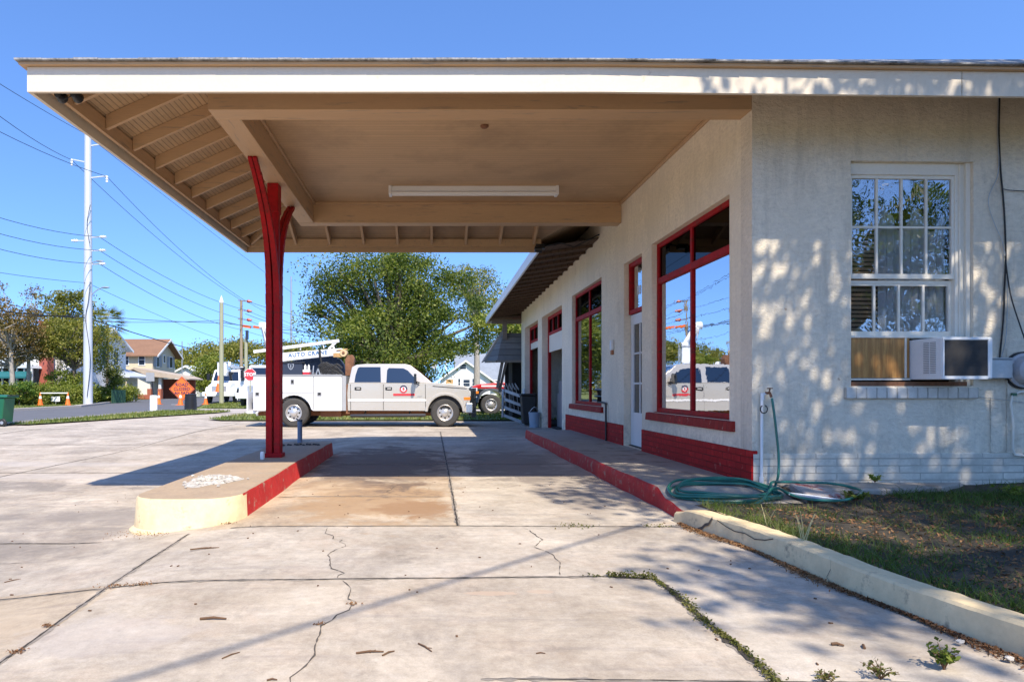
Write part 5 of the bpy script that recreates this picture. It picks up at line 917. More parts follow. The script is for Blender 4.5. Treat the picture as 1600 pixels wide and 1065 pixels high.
# bucket (aerial) trucks: local build, cab facing -Y
def bucket_truck(label, loc, rz, boom, group='white utility bucket trucks', cone=False):
    t = thing('bucket_truck', label, 'utility truck', loc, rz, group, local=True)
    m = MB(); m.prism([(-1.0, .62), (-1.0, 1.30), (-.2, 1.52), (1.35, 1.66), (1.35, .62)], -.85, .85, lambda z: max(0, z-1.2)*.22, axis='X'); m.build('bonnet', m_vwhite, t, bevel=.06, seg=2)
    m = MB(); m.prism([(1.25, .62), (1.25, 1.62), (1.75, 2.50), (1.95, 2.58), (3.1, 2.58), (3.1, .62)], -1.12, 1.12, lambda z: max(0, z-1.62)*.12, axis='X'); m.build('cab', m_vwhite, t, bevel=.05, seg=2)
    m = MB(); m.add([(-.98, 1.27, 1.70), (.98, 1.27, 1.70), (.88, 1.68, 2.42), (-.88, 1.68, 2.42)], [(0, 1, 2, 3)]); m.build('windscreen', m_carglass, t)
    for s in (-1, 1): m = MB(); m.add([(s*1.125, 1.6, 1.68), (s*1.125, 2.75, 1.68), (s*1.04, 2.75, 2.4), (s*1.04, 1.9, 2.4)], [(0, 1, 2, 3)]); m.build('side_window', m_carglass, t)
    m = MB(); m.box(-.55, -1.02, .85, .55, -.98, 1.28); m.build('radiator_grille', m_galv, t); m = MB(); m.box(-1.18, -1.32, .50, 1.18, -1.02, .84); m.build('bumper', m_vwhite, t, bevel=.04)
    for s in (-1, 1):
        m = MB(); m.box(s*.62, -1.03, .95, s*.86, -.9, 1.15); m.build('headlight', m_clear, t); m = MB(); m.box(s*1.25, 1.2, 1.75, s*1.45, 1.28, 2.25); m.bar((s*1.1, 1.3, 2.0), (s*1.3, 1.25, 2.0), .04, .04); m.build('wing_mirror', m_blackmetal, t)
        m = MB(); m.prism([(a, b) for a, b in arch(.15, .52, .72, 0, 180, 10)+arch(.15, .52, .60, 180, 0, 10)], s*.8, s*1.16, axis='X'); m.build('fender_flare', m_vwhite, t)
    m = MB(); m.box(-.45, 0, .5, .45, 8, .75); m.build('chassis', m_blackmetal, t); m = MB(); m.box(-1.2, 3.35, .75, -.55, 8, 1.95); m.box(.55, 3.35, .75, 1.2, 8, 1.95); m.box(-.55, 3.35, .8, .55, 8, 1.1); m.build('utility_body', m_vwhite, t, bevel=.02)
    for s in (-1, 1):
        for k in range(3): m = MB(); m.box(s*1.195, 3.5+k*1.5, .95, s*1.21, 4.8+k*1.5, 1.85); m.build('locker_door', M('locker_white', (.7, .7, .7), .5, .05), t)
    for s in (-1, 1):
        for yy_ in (.15, 5.9):
            m = MB(); r = .5; m.lathe([(.28, -.14), (.46, -.14), (.5, -.1), (.5, .1), (.46, .14), (.28, .14)], (s*.98, yy_, .5), 'X', 22); o = m.build('wheel', m_tyre, t, smooth=True); m = MB(); m.lathe([(.29, s*.135), (.27, s*.08), (.1, s*.1), (0, s*.14)], (s*.98, yy_, .5), 'X', 18); m.build('rim', m_white, o, smooth=True)
        m = MB(); m.bar((s*1.1, 3.2, .9), (s*1.75, 3.2, .1), .14, .14); m.box(s*1.55, 3.0, 0, s*1.95, 3.4, .08); m.build('outrigger', m_bluetint, t)
    m = MB(); m.tube([(0, 4.6, 1.1), (0, 4.6, 2.4)], .32, 14); m.build('turret', m_vwhite, t, smooth=True)
    pts = boom; m = MB(); 
    for a, b, w in zip(pts[:-1], pts[1:], (.34, .26, .2)): m.bar(a, b, w, w)
    bo = m.build('boom', m_vwhite, t, bevel=.02)
    for p in pts[1:-1]: m = MB(); m.tube([(p[0]-.26, p[1], p[2]), (p[0]+.26, p[1], p[2])], .24, 14); m.build('boom_joint', m_vwhite, bo, smooth=True)
    e = Vector(pts[-1]); m = MB(); m.box(e.x-.35, e.y-.35, e.z-.85, e.x+.35, e.y+.35, e.z+.2); m.build('bucket', m_vwhite, bo, bevel=.06, seg=2); m = MB(); m.box(e.x-.37, e.y-.37, e.z+.16, e.x+.37, e.y+.37, e.z+.2); m.build('bucket_rim', m_bluetint, bo)
    m = MB()
    for k in range(10): a = Vector(pts[0]).lerp(Vector(pts[1]), rng.random()); m.tube(cr([a+Vector((.2, 0, .0)), a+Vector((.26, .5, .28)), a+Vector((.2, 1.0, 0))], 3), .03, 5)
    m.build('hydraulic_hose', m_black, bo)
    return t
x, y, z = W(352, 620, 53); bucket_truck('white utility bucket truck facing the camera, boom folded over its cab, behind the wooden pole', (x, 52.2, .02), R(4), [(0, 4.6, 2.5), (0, 7.6, 2.75), (.1, 1.4, 2.95), (.1, -.2, 2.9)])
m = MB(); a = W(332, 573, 50.8); 
x, y, z = W(408, 620, 43); bucket_truck('white bucket truck with raised jointed boom, half hidden behind the red post', (x+.3, 41.5, .02), R(3), [(0, 4.6, 2.5), (-.6, 4.3, 5.3), (.5, 3.4, 3.9), (.5, 3.2, 3.6)])
# ================================================================ street furniture
t = thing('wheelie_bin', 'green wheeled rubbish bin cut by the left edge of the photo', 'bin', (-12.85, 20.6, 0)); m = MB(); m.prism([(-13.12, .12), (-13.2, .86), (-12.66, .86), (-12.74, .12)], 20.3, 20.85); m.build('bin_body', M('bin_green', (.01, .11, .05), .45, .1), t, bevel=.02)
m = MB(); m.prism([(-13.24, .86), (-13.24, .90), (-12.95, .95), (-12.58, .90), (-12.58, .86)], 20.26, 20.9); m.build('lid', M('bin_lid_green', (.01, .12, .06), .45, .1), t, bevel=.015); m = MB(); m.lathe([(0, -.03), (.10, -.03), (.12, -.01), (.12, .03), (0, .04)], (-12.72, 20.3, .12), 'Y', 16); w_ = m.build('wheel', m_black, t, smooth=True); m = MB(); m.tube([(-12.56, 20.3, .92), (-12.56, 20.85, .92)], .02, 6); m.build('handle', m_black, t)
m = MB(); m.lathe([(0, -.034), (.05, -.034), (.05, -.028), (0, -.028)], (-12.72, 20.3, .12), 'Y', 12); m.build('rim', m_galv, w_)
m_coll = M('reflective_white', (.8, .8, .78), .4, .02, 1, 0)
def cone(label, x, y, z, h, group='orange traffic cones'):
    t = thing('traffic_cone', label, 'traffic cone', (x, y, z), group=group); r = h*.19; m = MB(); m.lathe([(r, .03), (r*.72, h*.30), (r*.5, h*.52), (r*.34, h*.72), (r*.14, h*.97), (0, h)], (x, y, z), n=16); m.build('cone_body', m_orange, t, smooth=True)
    m = MB(); m.prism([(x-r*1.3, y-r*1.3), (x+r*1.3, y-r*1.3), (x+r*1.3, y+r*1.3), (x-r*1.3, y+r*1.3)], z, z+.035, axis='Z'); m.build('base', m_orange, t); m = MB(); m.lathe([(r*.515, h*.515), (r*.36, h*.70)], (x, y, z), n=16); m.v = [(x+(a-x)*1.06, y+(b-y)*1.06, c) for a, b, c in m.v]; m.build('collar', m_coll, t); return t
def gp(px, Y): return (px-672)*Y/F
cone('orange cone holding the left end of the white bar by the hedge', gp(63, 43), 43, .05, .85); cone('orange cone holding the right end of the white bar by the hedge', gp(106, 43.2), 43.2, .05, .85)
m = MB(); m.tube([(gp(63, 43), 43, .83), (gp(106, 43.2), 43.2, .83)], .035, 6); tag(m.build('barrier_bar', m_coll, at=(gp(84, 43), 43, .83)), 'orange and white bar laid between the two cones by the hedge', 'barrier')
t = thing('yard_sign', 'small blank white yard sign between the two cones by the hedge', 'sign', (gp(87, 44.5), 44.5, .03)); x = gp(87, 44.5); m = MB(); m.box(x-.28, 44.48, .28, x+.28, 44.5, .60); m.build('panel', m_white, t); m = MB(); m.box(x-.015, 44.5, 0, x+.015, 44.52, .6); m.build('stake', m_galv, t)
cone('orange cone in front of the diamond road sign', gp(282, 45), 45, .02, .95); cone('orange cone left of the diamond road sign, by the porch', gp(248, 47), 47, .02, .9); cone('orange cone on the verge in front of the bucket truck', gp(321.5, 46), 46, .05, .8); cone('orange cone standing on the front bumper of the bucket truck', gp(341.5, 50.4), 50.4, .86, 1.2)
t = thing('road_sign', 'orange diamond sign reading ROAD CLOSED AHEAD on a low stand', 'road sign', (gp(284, 46), 46, 0)); x, y, z = W(284, 607.5, 46); s = .86; m = MB(); m.prism([(x-s, z), (x, z-s), (x+s, z), (x, z+s)], 46, 46.02); m.build('panel', m_orange, t)
for k, (w_, dz) in enumerate((('ROAD', .28), ('CLOSED', 0), ('AHEAD', -.28))): text('lettering', w_, m_navymark, t, facing_cam((x, 45.99, z+dz)), .30, .004, bold=.006)
m = MB(); m.box(x-.03, 46.03, .05, x+.03, 46.07, z-.3); m.bar((x-.6, 45.7, .05), (x+.6, 46.5, .05), .05, .05); m.bar((x+.6, 45.7, .05), (x-.6, 46.5, .05), .05, .05); m.build('stand', m_galv, t)
m = MB(); i_ = s*.93; o_ = MB(); 
for a, b in (((-i_, 0), (0, -i_)), ((0, -i_), (i_, 0)), ((i_, 0), (0, i_)), ((0, i_), (-i_, 0))): o_.bar((x+a[0], 45.993, z+a[1]), (x+b[0], 45.993, z+b[1]), .025, .008, (0, 1, 0))
o_.build('border', m_navymark, t)
t = thing('drum', 'black ribbed plastic drum on the verge right of the diamond sign', 'drum', (gp(298, 34), 34, .05)); x = gp(298, 34); m = MB(); m.lathe([(0, 0)]+[(.31-(.012 if k % 2 else 0)-.03*(k/10), .03+k*.078) for k in range(11)]+[(0, .83)], (x, 34, .04), n=20); m.build('drum_body', m_blackmetal, t, smooth=True)
t = thing('sign_post', 'leaning sign on a pole set in a white round base', 'sign', (gp(240, 33), 33, .05)); x = gp(240, 33); m = MB(); m.lathe([(0, 0), (.18, 0), (.17, .72), (.15, .76), (0, .76)], (x, 33, .04), n=16); m.build('base', m_white, t, smooth=True); m = MB(); m.bar((x, 33, .75), W(236.5, 583, 33), .045, .045); m.build('pole', m_blackmetal, t); a = W(235.5, 589, 33); m = MB(); m.box(a[0]-.2, 32.93, a[2]-.2, a[0]+.2, 32.95, a[2]+.22); m.build('panel', m_bluetint, t)
t = thing('stop_sign', 'red octagonal STOP sign left of the white service body', 'stop sign', (gp(390, 36.5), 36.5, 0)); x, y, z = W(390.5, 585, 36.5); m = MB(); m.prism([(x+.32*math.cos(R(22.5+45*k)), z+.32*math.sin(R(22.5+45*k))) for k in range(8)], 36.5, 36.51); m.build('panel', m_redmark, t); m = MB(); m.prism([(x+.34*math.cos(R(22.5+45*k)), z+.34*math.sin(R(22.5+45*k))) for k in range(8)], 36.511, 36.52); m.build('border', m_white, t)
text('lettering', 'STOP', m_white, t, facing_cam((x, 36.49, z)), .25, .004, bold=.006); m = MB(); m.box(x-.03, 36.53, 0, x+.03, 36.57, z+.2); m.build('pole', m_poleg, t)
# ================================================================ poles and wires
def pole(name, label, px, Y, top, r, mat, cat='utility pole', cap=None, taper=.75, z0=-.1, parts=None):
    x = gp(px, Y); zt = W(px, top, Y)[2]; t = thing(name, label, cat, (x, Y, 0)); m = MB(); m.tube([(x, Y, z0), (x, Y, zt)], [r, r*taper], 14); m.build('shaft', mat, t, smooth=True)
    if cap: m = MB(); m.lathe([(r*taper*1.1, 0), (r*taper*1.15, .1), (0, cap)], (x, Y, zt-.05), n=12); m.build('cap', m_white, t, smooth=True)
    return t, x
m_ins = M('insulator_white', (.7, .72, .74), .4, .05, 2, 0); m_insr = M('insulator_red', (.35, .05, .03), .4, .1, 2, 0)
YP = 44.; P1, x1 = pole('steel_pole', 'tall pale galvanised steel transmission pole beside the left road', 137.5, YP, 205, .29, m_steelpole, taper=.72)
kp_ = YP/F
for px0, px1, py0, py1 in ((137, 112, 254, 249), (141, 167, 278, 275), (141, 160, 228, 225), (141, 156, 371, 370), (141, 155, 392, 391), (141, 155, 413, 412), (135, 122, 376, 376)):
    a = W(px0, py0, YP); b = W(px1, py1, YP); m = MB(); m.bar(a, b, .07, .07); o = m.build('arm', m_steelpole, P1); m = MB(); v = Vector(b); d = Vector((0, 0, -1)) if abs(px1-px0) > 20 else Vector((1 if px1 > px0 else -1, 0, 0))
    m.tube([v, v+d*.1, v+d*.14, v+d*.24, v+d*.28, v+d*.4], [.05, .10, .06, .10, .06, .08], 8); m.build('insulator', m_ins, o)
m = MB(); P = [W(141, 440, YP-.3), W(138, 470, YP-.33), W(134, 500, YP-.33), W(141, 560, YP-.33), W(136, 620, YP-.33)]; m.tube(cr(P, 5), .02, 6); P = [W(141, 320, YP-.3), W(136, 350, YP-.3), W(140, 380, YP-.3)]; m.tube(cr(P, 5), .018, 6); m.build('ground_cable', m_blackmetal, P1)
for py, L2, up in ((412, (151, 408), 0), (463, (160, 449), 1)):
    a = W(141, py, YP); b = W(*L2, YP); m = MB(); m.tube(cr([a, ((a[0]+b[0])/2, YP, (a[2]*.35+b[2]*.65)), b], 4), .03, 6); o = m.build('lamp_arm', m_galv, P1); m = MB(); m.lathe([(0, 0), (.1, .06), (.12, .3), (.06, .5), (0, .52)], (0, 0, 0), 'X', 10); m.v = [(p*1+b[0]-.05, q+YP, r*.5+b[2]) for p, q, r in m.v]; m.build('lamp_head', m_galv, o, smooth=True)
P2, x2 = pole('wooden_pole', 'greenish wooden pole with white cone cap in front of the bucket truck', 346, 48.5, 472, .17, m_poleg, cap=.55, taper=.8)
P3, x3 = pole('utility_pole', 'distant wooden utility pole with crossarms and red insulators above the far wood', 377, 68, 470, .18, m_barkwood, taper=.7)
for py in (469, 484, 498): a = W(372, py, 68); b = W(386, py+1.5, 68); m = MB(); m.bar(a, b, .09, .09); o = m.build('crossarm', m_wood, P3); m = MB(); v = Vector(b); m.tube([v, v+Vector((.15, 0, 0)), v+Vector((.5, 0, -.05))], [.12, .17, .06], 8); m.build('insulator', m_insr, o)
m = MB(); m.bar(W(380, 509, 68), W(392, 511, 68), .25, .25); m.bar(W(396, 510, 68), W(412, 513, 68), .22, .22); m.build('line_cover', m_orange, P3)
P4, x4 = pole('wooden_pole', 'shorter pale pole behind the stop sign with a dark transformer fitting', 384.5, 60, 528, .17, m_poleg, taper=.85); m = MB(); m.tube([W(386, 530, 59.8), W(386, 516, 59.8)], .14, 8); m.build('transformer', m_navy, P4)
P5, x5 = pole('radio_mast', 'thin pale lattice mast far away right of the red post', 455, 150, 432, .30, m_galv, 'mast', taper=.6)
P6, x6 = pole('radio_mast', 'thin distant pole rising behind the tan house', 284.5, 90, 533, .09, m_galv, 'mast')
m = MB(); x, y, z = W(411, 0, 90)
NW = 0
def wire(pts, r=.022, sag=.6, label=None):
    global NW; m = MB(); Q = []; p0_, p1_ = Vector(W(*pts[0])), Vector(W(*pts[1]))
    if pts[0][0] < 0: e_ = p0_+(p0_-p1_)*3.0; Q += [Vector((e_.x, e_.y, max(p0_.z, 7))), Vector((p0_.x*.6+e_.x*.4, p0_.y*.6+e_.y*.4, max(p0_.z-.3, 6.5)))]
    for a, b in zip(pts[:-1], pts[1:]):
        A_ = Vector(W(*a)); B_ = Vector(W(*b))
        for i in range(12): t_ = i/12; p = A_.lerp(B_, t_); p.z -= sag*4*t_*(1-t_); Q.append(p)
    Q.append(Vector(W(*pts[-1]))); m.tube(Q, r*.75, 5); NW += 1; o = m.build('power_line', m_black, at=Q[0]); return tag(o, label, 'power line', 'overhead power lines')
wire([(-200, 8, 24), (112, 250, 44), (377, 469, 68)], label='upper power line passing the left insulator arm of the steel pole')
wire([(-300, 30, 26), (167, 276, 44), (382, 469, 68), (520, 525, 110)], label='power line from the right insulator arm of the steel pole to the distant pole top')
wire([(-100, 68, 26), (131, 208, 46), (460, 460, 80)], .02, .1, 'single line emerging beneath the canopy edge above the steel pole arms')
wire([(-200, 262, 30), (155, 370, 44), (383, 484, 68), (560, 536, 120)], label='upper of three lines on the short arms of the steel pole')
wire([(-200, 292, 30), (155, 391, 44), (383, 499, 68), (560, 543, 120)], label='middle of three lines on the short arms of the steel pole')
wire([(-200, 320, 30), (155, 412, 44), (377, 515, 68), (560, 550, 120)], label='lowest of three lines on the short arms of the steel pole')
wire([(-200, 388, 30), (137, 442, 44), (346, 530, 70), (560, 560, 120)], .018, .2, 'thin line crossing the steel pole just above the trees')
wire([(-60, 478, 36), (137, 496, 44), (300, 545, 60)], .045, .1, 'thick cable crossing in front of the left trees'); wire([(-60, 489, 36), (137, 492, 44), (346, 504, 48.5), (520, 520, 60)], .028, .1, 'nearly level line from the left trees to the capped wooden pole')
wire([(-60, 455, 36), (140, 502, 44), (346, 500, 48.5), (380, 508, 60)], .02, .1, 'fine line meeting the capped wooden pole near its top'); wire([(346, 500, 48.5), (420, 515, 50), (540, 530, 60)], .02, .1, 'fine line leaving the capped wooden pole to the right'); wire([(382, 469, 68), (470, 494, 70), (560, 530, 80)], .03, .1, 'line right of the red post slanting to the big tree')
wire([(383, 490, 68), (470, 518, 70), (560, 536, 80)], .03, .1, 'lower line right of the red post slanting to the big tree')
# service drop above the forecourt: its shadow crosses the slabs
kk = 6.2; sd = (.242, -.775, 1.0); A_ = Vector((-1.3+sd[0]*kk, 2.59+sd[1]*kk, kk)); B_ = Vector((1.5+sd[0]*kk, 5.48+sd[1]*kk, kk)); dd = (B_-A_).normalized()
m = MB(); m.tube([A_-dd*12, B_+dd*3], .017, 6); tag(m.build('power_line', m_black, at=A_), 'thick overhead service cable behind the camera whose shadow crosses the front slabs', 'power line', 'overhead power lines')
# ================================================================ houses
m_shin_b = M('brown_shingles', (.22, .12, .07), .95, .15, 1, .01, 6); m_shin_g = M('gray_shingles', (.22, .25, .29), .95, .15, 1, .01, 6); m_shin_t = M('tan_shingles', (.42, .35, .28), .95, .15, 1, .01, 6); m_metalroof = M('pale_metal_roof', (.55, .60, .64), .4, .1, .6, .004, 3)
m_tanwall = M('tan_house_wall', (.62, .52, .36), .85, .05, .6, .002, 10); m_whwall = boards('white_siding', (.80, .80, .78), 'Z', .16, .012, .03, .7, .06, .75); m_cwall = M('cream_house_wall', (.72, .70, .63), .85, .06, .6, .002, 10); m_teal = M('teal_awning', (.01, .12, .13), .7, .15, 2, .004, 8)
m_win = M('house_window_glass', (.03, .045, .07), .12, .1, 1, 0); m_brickr = M('chimney_brick', (.36, .10, .07), .9, .2, 6, .01, 14); m_hbrick = M('porch_brick', (.34, .11, .07), .9, .15, 6, .006, 12)
def hwin(par, x0, z0, x1, z1, y, shutter=False, mat=None, fr=.08):
    m = MB(); m.box(x0-fr, y-.05, z0-fr, x1+fr, y-.002, z0); m.box(x0-fr, y-.05, z1, x1+fr, y-.002, z1+fr); m.box(x0-fr, y-.05, z0, x0, y-.002, z1); m.box(x1, y-.05, z0, x1+fr, y-.002, z1); m.box(x0, y-.04, (z0+z1)/2-.025, x1, y-.004, (z0+z1)/2+.025); w = m.build('window', m_white, par); m = MB(); m.box(x0, y-.02, z0, x1, y-.003, z1); m.build('pane', mat or m_win, w)
    if shutter:
        for a, b in ((x0-.62, x0-fr-.03), (x1+fr+.03, x1+.62)): m = MB(); m.box(a, y-.04, z0-.05, b, y-.002, z1+.05); m.build('shutter', m_bluetint, par)
def gable(par, x0, x1, y0, y1, z0, ze, zr, axis, wall, roofm, ov=.45, th=.14, trim=True, over_g=.4):
    """ridge along axis; gables at the ends"""
    m = MB()
    if axis == 'Y':
        xm = (x0+x1)/2; m.prism([(x0, z0), (x1, z0), (x1, ze), (xm, zr-.05), (x0, ze)], y0, y1)
    else:
        ym = (y0+y1)/2; m.prism([(y0, z0), (y1, z0), (y1, ze), (ym, zr-.05), (y0, ze)], x0, x1, axis='X')
    m.build('wall', wall, par); m = MB(); k = MB()
    h_ = ((x1-x0) if axis == 'Y' else (y1-y0))/2; sl = (zr-ze)/h_
    for s in (-1, 1):
        c_ = ((x0+x1)/2 if axis == 'Y' else (y0+y1)/2); e0 = c_; e1 = c_+s*(h_+ov); P = [(e0, zr), (e1, zr-sl*(h_+ov)), (e1, zr-sl*(h_+ov)+th), (e0, zr+th)]
        if s < 0: P = P[::-1]
        if axis == 'Y': m.prism(P, y0-over_g, y1+over_g); k.prism([(a, b-(.0 if i in () else 0)) for i, (a, b) in enumerate([(e0, zr-.12), (e1, zr-sl*(h_+ov)-.10), (e1, zr-sl*(h_+ov)+th-.02), (e0, zr+th-.02)])], y0-over_g-.05, y0-over_g-.002)
        else: m.prism(P, x0-over_g, x1+over_g, axis='X'); k.prism([(e0, zr-.12), (e1, zr-sl*(h_+ov)-.10), (e1, zr-sl*(h_+ov)+th-.02), (e0, zr+th-.02)], x1+over_g+.002, x1+over_g+.05, axis='X')
    r = m.build('roof', roofm, par); k.build('barge_board', m_white, par); return r
# tan two storey house
YH = 74; h1 = thing('house', 'tan two storey house with brown shingle roof and brick footed front porch', 'house', (gp(230, YH), YH, 0)); X = lambda px: gp(px, YH); Z = lambda py: W(0, py, YH)[2]
gable(h1, X(165), -30.9, YH+2.0, YH+8.6, 0, Z(551), Z(526), 'X', m_tanwall, m_shin_b, .6, over_g=.8)
for a, b in ((205, 214), (180, 188)): hwin(h1, X(a), Z(569), X(b), Z(552), YH+2.0)
def hwinx(par, x, ya, za, yb, zb_, shut=True):
    m = MB(); m.box(x+.002, ya-.1, za-.1, x+.05, yb+.1, zb_+.1); w = m.build('window', m_white, par); m = MB(); m.box(x+.05, ya, za, x+.06, yb, zb_); m.build('pane', m_win, w)
    if shut:
        for a, b in ((ya-.75, ya-.15), (yb+.15, yb+.75)): m = MB(); m.box(x+.002, a, za-.05, x+.05, b, zb_+.05); m.build('shutter', m_bluetint, par)
hwinx(h1, -30.9, YH+3.0, 3.6, YH+3.8, 4.8); hwinx(h1, -30.9, YH+5.1, 4.1, YH+5.5, 4.9, False); hwinx(h1, -30.9, YH+6.9, 3.6, YH+7.7, 4.8)
m = MB(); m.prism([(X(208), Z(585)), (X(229), Z(575.5)), (X(300), Z(588)), (X(312), Z(592)), (X(312), Z(593.5)), (X(250), Z(588.5)), (X(228), Z(578))], YH-3.2, YH+1.19); m.build('porch_roof', m_shin_t, h1)
m = MB(); m.prism([(X(210), 0), (X(250), 0), (X(250), Z(590)), (X(229), Z(579)), (X(210), Z(586))], YH-2.6, YH+1.1); m.build('porch_wall', m_cwall, h1)
m = MB(); m.box(X(218), YH-2.64, 0, X(252), YH-2.5, Z(616)); m.build('brick_plinth', m_hbrick, h1)
for a_, b_ in ((246, 252), (262, 267), (300, 305)): m = MB(); m.box(X(a_), YH-2.7, 0, X(b_), YH-2.2, Z(607)); m.build('brick_pier', m_hbrick, h1)
m = MB(); m.box(X(262.5), YH-2.6, Z(607), X(266), YH-2.3, Z(589)); m.box(X(301), YH-2.6, Z(607), X(304), YH-2.3, Z(592)); m.build('porch_column', m_white, h1); m = MB(); m.box(X(250), YH+.9, 0, X(300), YH+1.19, Z(592)); m.build('porch_interior', m_hbrick, h1); hwin(h1, X(275), Z(610), X(290), Z(597), YH+.9)
m = MB(); m.box(X(192), YH-.8, Z(582), X(199), YH-.2, Z(577)); m.build('window_unit', m_bluetint, h1)
h1b = thing('carport', 'low gray roofed carport joined between the hedge and the tan house', 'carport', (gp(175, 66), 66, 0)); X = lambda px: gp(px, 66); Z = lambda py: W(0, py, 66)[2]; m = MB(); m.prism([(X(120), Z(583)), (X(150), Z(572)), (X(165), Z(572)), (X(217), Z(588)), (X(217), Z(590)), (X(120), Z(588))], 64, 69); m.build('roof', m_metalroof, h1b); m = MB()
for a in (123, 148, 190, 208): m.box(X(a), 64.3, 0, X(a+2), 64.5, Z(586))
m.build('post', m_tanwall, h1b); m = MB(); m.box(X(122), 68, 0, X(200), 68.2, Z(588)); m.build('back_wall', m_cwall, h1b)
# white house on the left
YL = 60; h2 = thing('house', 'white house with pale metal roof, brick chimney and teal awning behind the left trees', 'house', (gp(70, YL), YL, 0)); X = lambda px: gp(px, YL); Z = lambda py: W(0, py, YL)[2]
gable(h2, X(-40), -30.3, YL+1, YL+8, 0, Z(537), Z(508), 'X', m_whwall, m_metalroof, .6, over_g=.5)
hwinx(h2, -30.3, YL+3, 3.4, YL+3.9, 4.6, False); hwinx(h2, -30.3, YL+5.3, 3.4, YL+6.2, 4.6, False)
m = MB(); m.prism([(X(-30), Z(572)), (X(15), Z(562)), (X(70), Z(572)), (X(72), Z(576)), (X(-30), Z(576))], YL-2.6, YL+.99); m.build('porch_roof', m_metalroof, h2)
m = MB(); m.add([(X(20), YL-2.5, Z(581)), (X(76), YL-2.5, Z(581)), (X(78), YL-3.6, Z(589)), (X(18), YL-3.6, Z(589))], [(0, 1, 2, 3)]); m.add([(X(18), YL-3.6, Z(589)), (X(78), YL-3.6, Z(589)), (X(78), YL-3.6, Z(591.5)), (X(18), YL-3.6, Z(591.5))], [(0, 1, 2, 3)]); m.v += [(a, b+.03, c-.02) for a, b, c in m.v]; m.f += [tuple(i+8 for i in f) for f in m.f]; m.mi = [0]*4; m.build('awning', m_teal, h2)
m = MB(); m.box(X(-30), YL-2.2, 0, X(72), YL-2.1, Z(577)); m.build('porch_screen', m_dark, h2); m = MB()
for a in range(-26, 74, 11): m.box(X(a), YL-2.4, 0, X(a+1.6), YL-2.21, Z(577))
m.build('porch_column', m_white, h2)
m = MB(); m.box(X(67), YL-.6, 0, X(80), YL+.4, Z(503)); m.box(X(66), YL-.65, Z(505), X(81), YL+.45, Z(502)); m.build('chimney', m_brickr, h2)
hwin(h2, X(122), Z(566), X(130), Z(550), YL+1); hwin(h2, X(104), Z(598), X(116), Z(585), YL+1)
# white gabled house right of the pickup
YG = 108; h3 = thing('house', 'small white gabled house with gray shingle roof beyond the red pickup', 'house', (gp(728, YG), YG, -.6)); X = lambda px: gp(px, YG); Z = lambda py: W(0, py, YG)[2]
m_brnroof = m_shin_t
gable(h3, X(689), X(766), YG, YG+6, -.8, Z(592), Z(564), 'Y', m_whwall, m_brnroof, 1.0, over_g=.6, th=.18)
gable(h3, X(716), X(850), YG+5.5, YG+14, -.8, Z(600), Z(549), 'X', m_whwall, m_shin_g, .6, over_g=.3)
for a, b, c, d in ((697, 708, 603, 592.5), (716, 719, 601, 591.5), (724, 734, 600.5, 593), (738, 741, 601, 591.5)): hwin(h3, X(a), Z(c+3), X(b), Z(d), YG, mat=m_cargold if a == 697 else None, fr=.12)
hwin(h3, X(719), Z(576.5), X(728), Z(569), YG, fr=.1); hwin(h3, X(772), Z(602), X(786), Z(594), YG+5.5, fr=.14); m = MB(); m.box(X(749), YG+10, Z(556), X(756), YG+11, Z(545)); m.build('chimney', m_white, h3)
t = thing('satellite_dish', 'round gray satellite dish on an arm at the left roof edge of the white house', 'satellite dish', W(686, 583, YG-.3)); x, y, z = W(678.5, 571, YG-1.5); m = MB(); m.lathe([(0, .12), (.25, .09), (.44, 0), (.45, .0), (.26, .14), (0, .17)], (0, 0, 0), 'Y', 20); m.v = [(a+x, b*1.0+y, c+z) for a, b, c in m.v]; m.build('dish', m_gray, t, smooth=True); m = MB(); m.bar((x, y+.2, z), W(686.5, 583, YG-.3), .09, .09); m.build('arm', m_galv, t)
t = thing('roof_antenna', 'white pipe antenna standing on the roof slope beside the satellite dish', 'antenna', W(697, 576, YG-.2)); m = MB(); m.bar(W(697, 578, YG-.2), W(697, 561, YG-.2), .16, .16, (0, 1, 0)); m.build('mast', m_white, t); m = MB(); m.bar(W(695, 560, YG-.2), W(704, 563, YG-.2), .22, .16); m.build('head', m_white, t)
h4 = thing('house', 'small low white house partly hidden behind the bucket truck trees', 'house', (gp(292, 95), 95, 0)); X = lambda px: gp(px, 95); Z = lambda py: W(0, py, 95)[2]; gable(h4, X(270), X(312), 95, 101, 0, Z(583), Z(572), 'Y', m_whwall, m_metalroof, .6)
# awning structure at the end of the garage
t = thing('shed_awning', 'weathered shingled mansard awning on timber struts at the far end of the garage', 'awning', (2.9, 24.6, 2.1)); Ya = 24.3
a_sh = boards('old_gray_shingles', (.19, .185, .18), 'Z', .22, .02, .3, .95, .06, .4); z0, z1 = 2.12, 3.12
m = MB(); m.add([(2.38, Ya, z0), (X0+.2, Ya, z0), (X0+.2, Ya+.25, z1), (2.62, Ya+.25, z1), (2.05, Ya+.9, z0+.05), (2.62, Ya+3, z1), (2.05, Ya+3.2, z0+.05)], [(0, 1, 2, 3), (0, 3, 5, 6, 4)]); m.v += [(a+.03, b+.06, c-.01) for a, b, c in m.v]; m.f += [tuple(i+7 for i in f) for f in m.f]; m.mi = [0]*4; m.build('shingle_skirt', a_sh, t)
m = MB(); m.box(2.38, Ya-.03, z0-.06, X0+.2, Ya+.05, z0+.02); m.bar((2.38, Ya, z0-.02), (2.05, Ya+.9, z0+.0), .08, .08); m.bar((2.05, Ya+.9, z0), (2.62, Ya+.3, z1+.05), .05, .12); m.build('rim_board', m_wood, t)
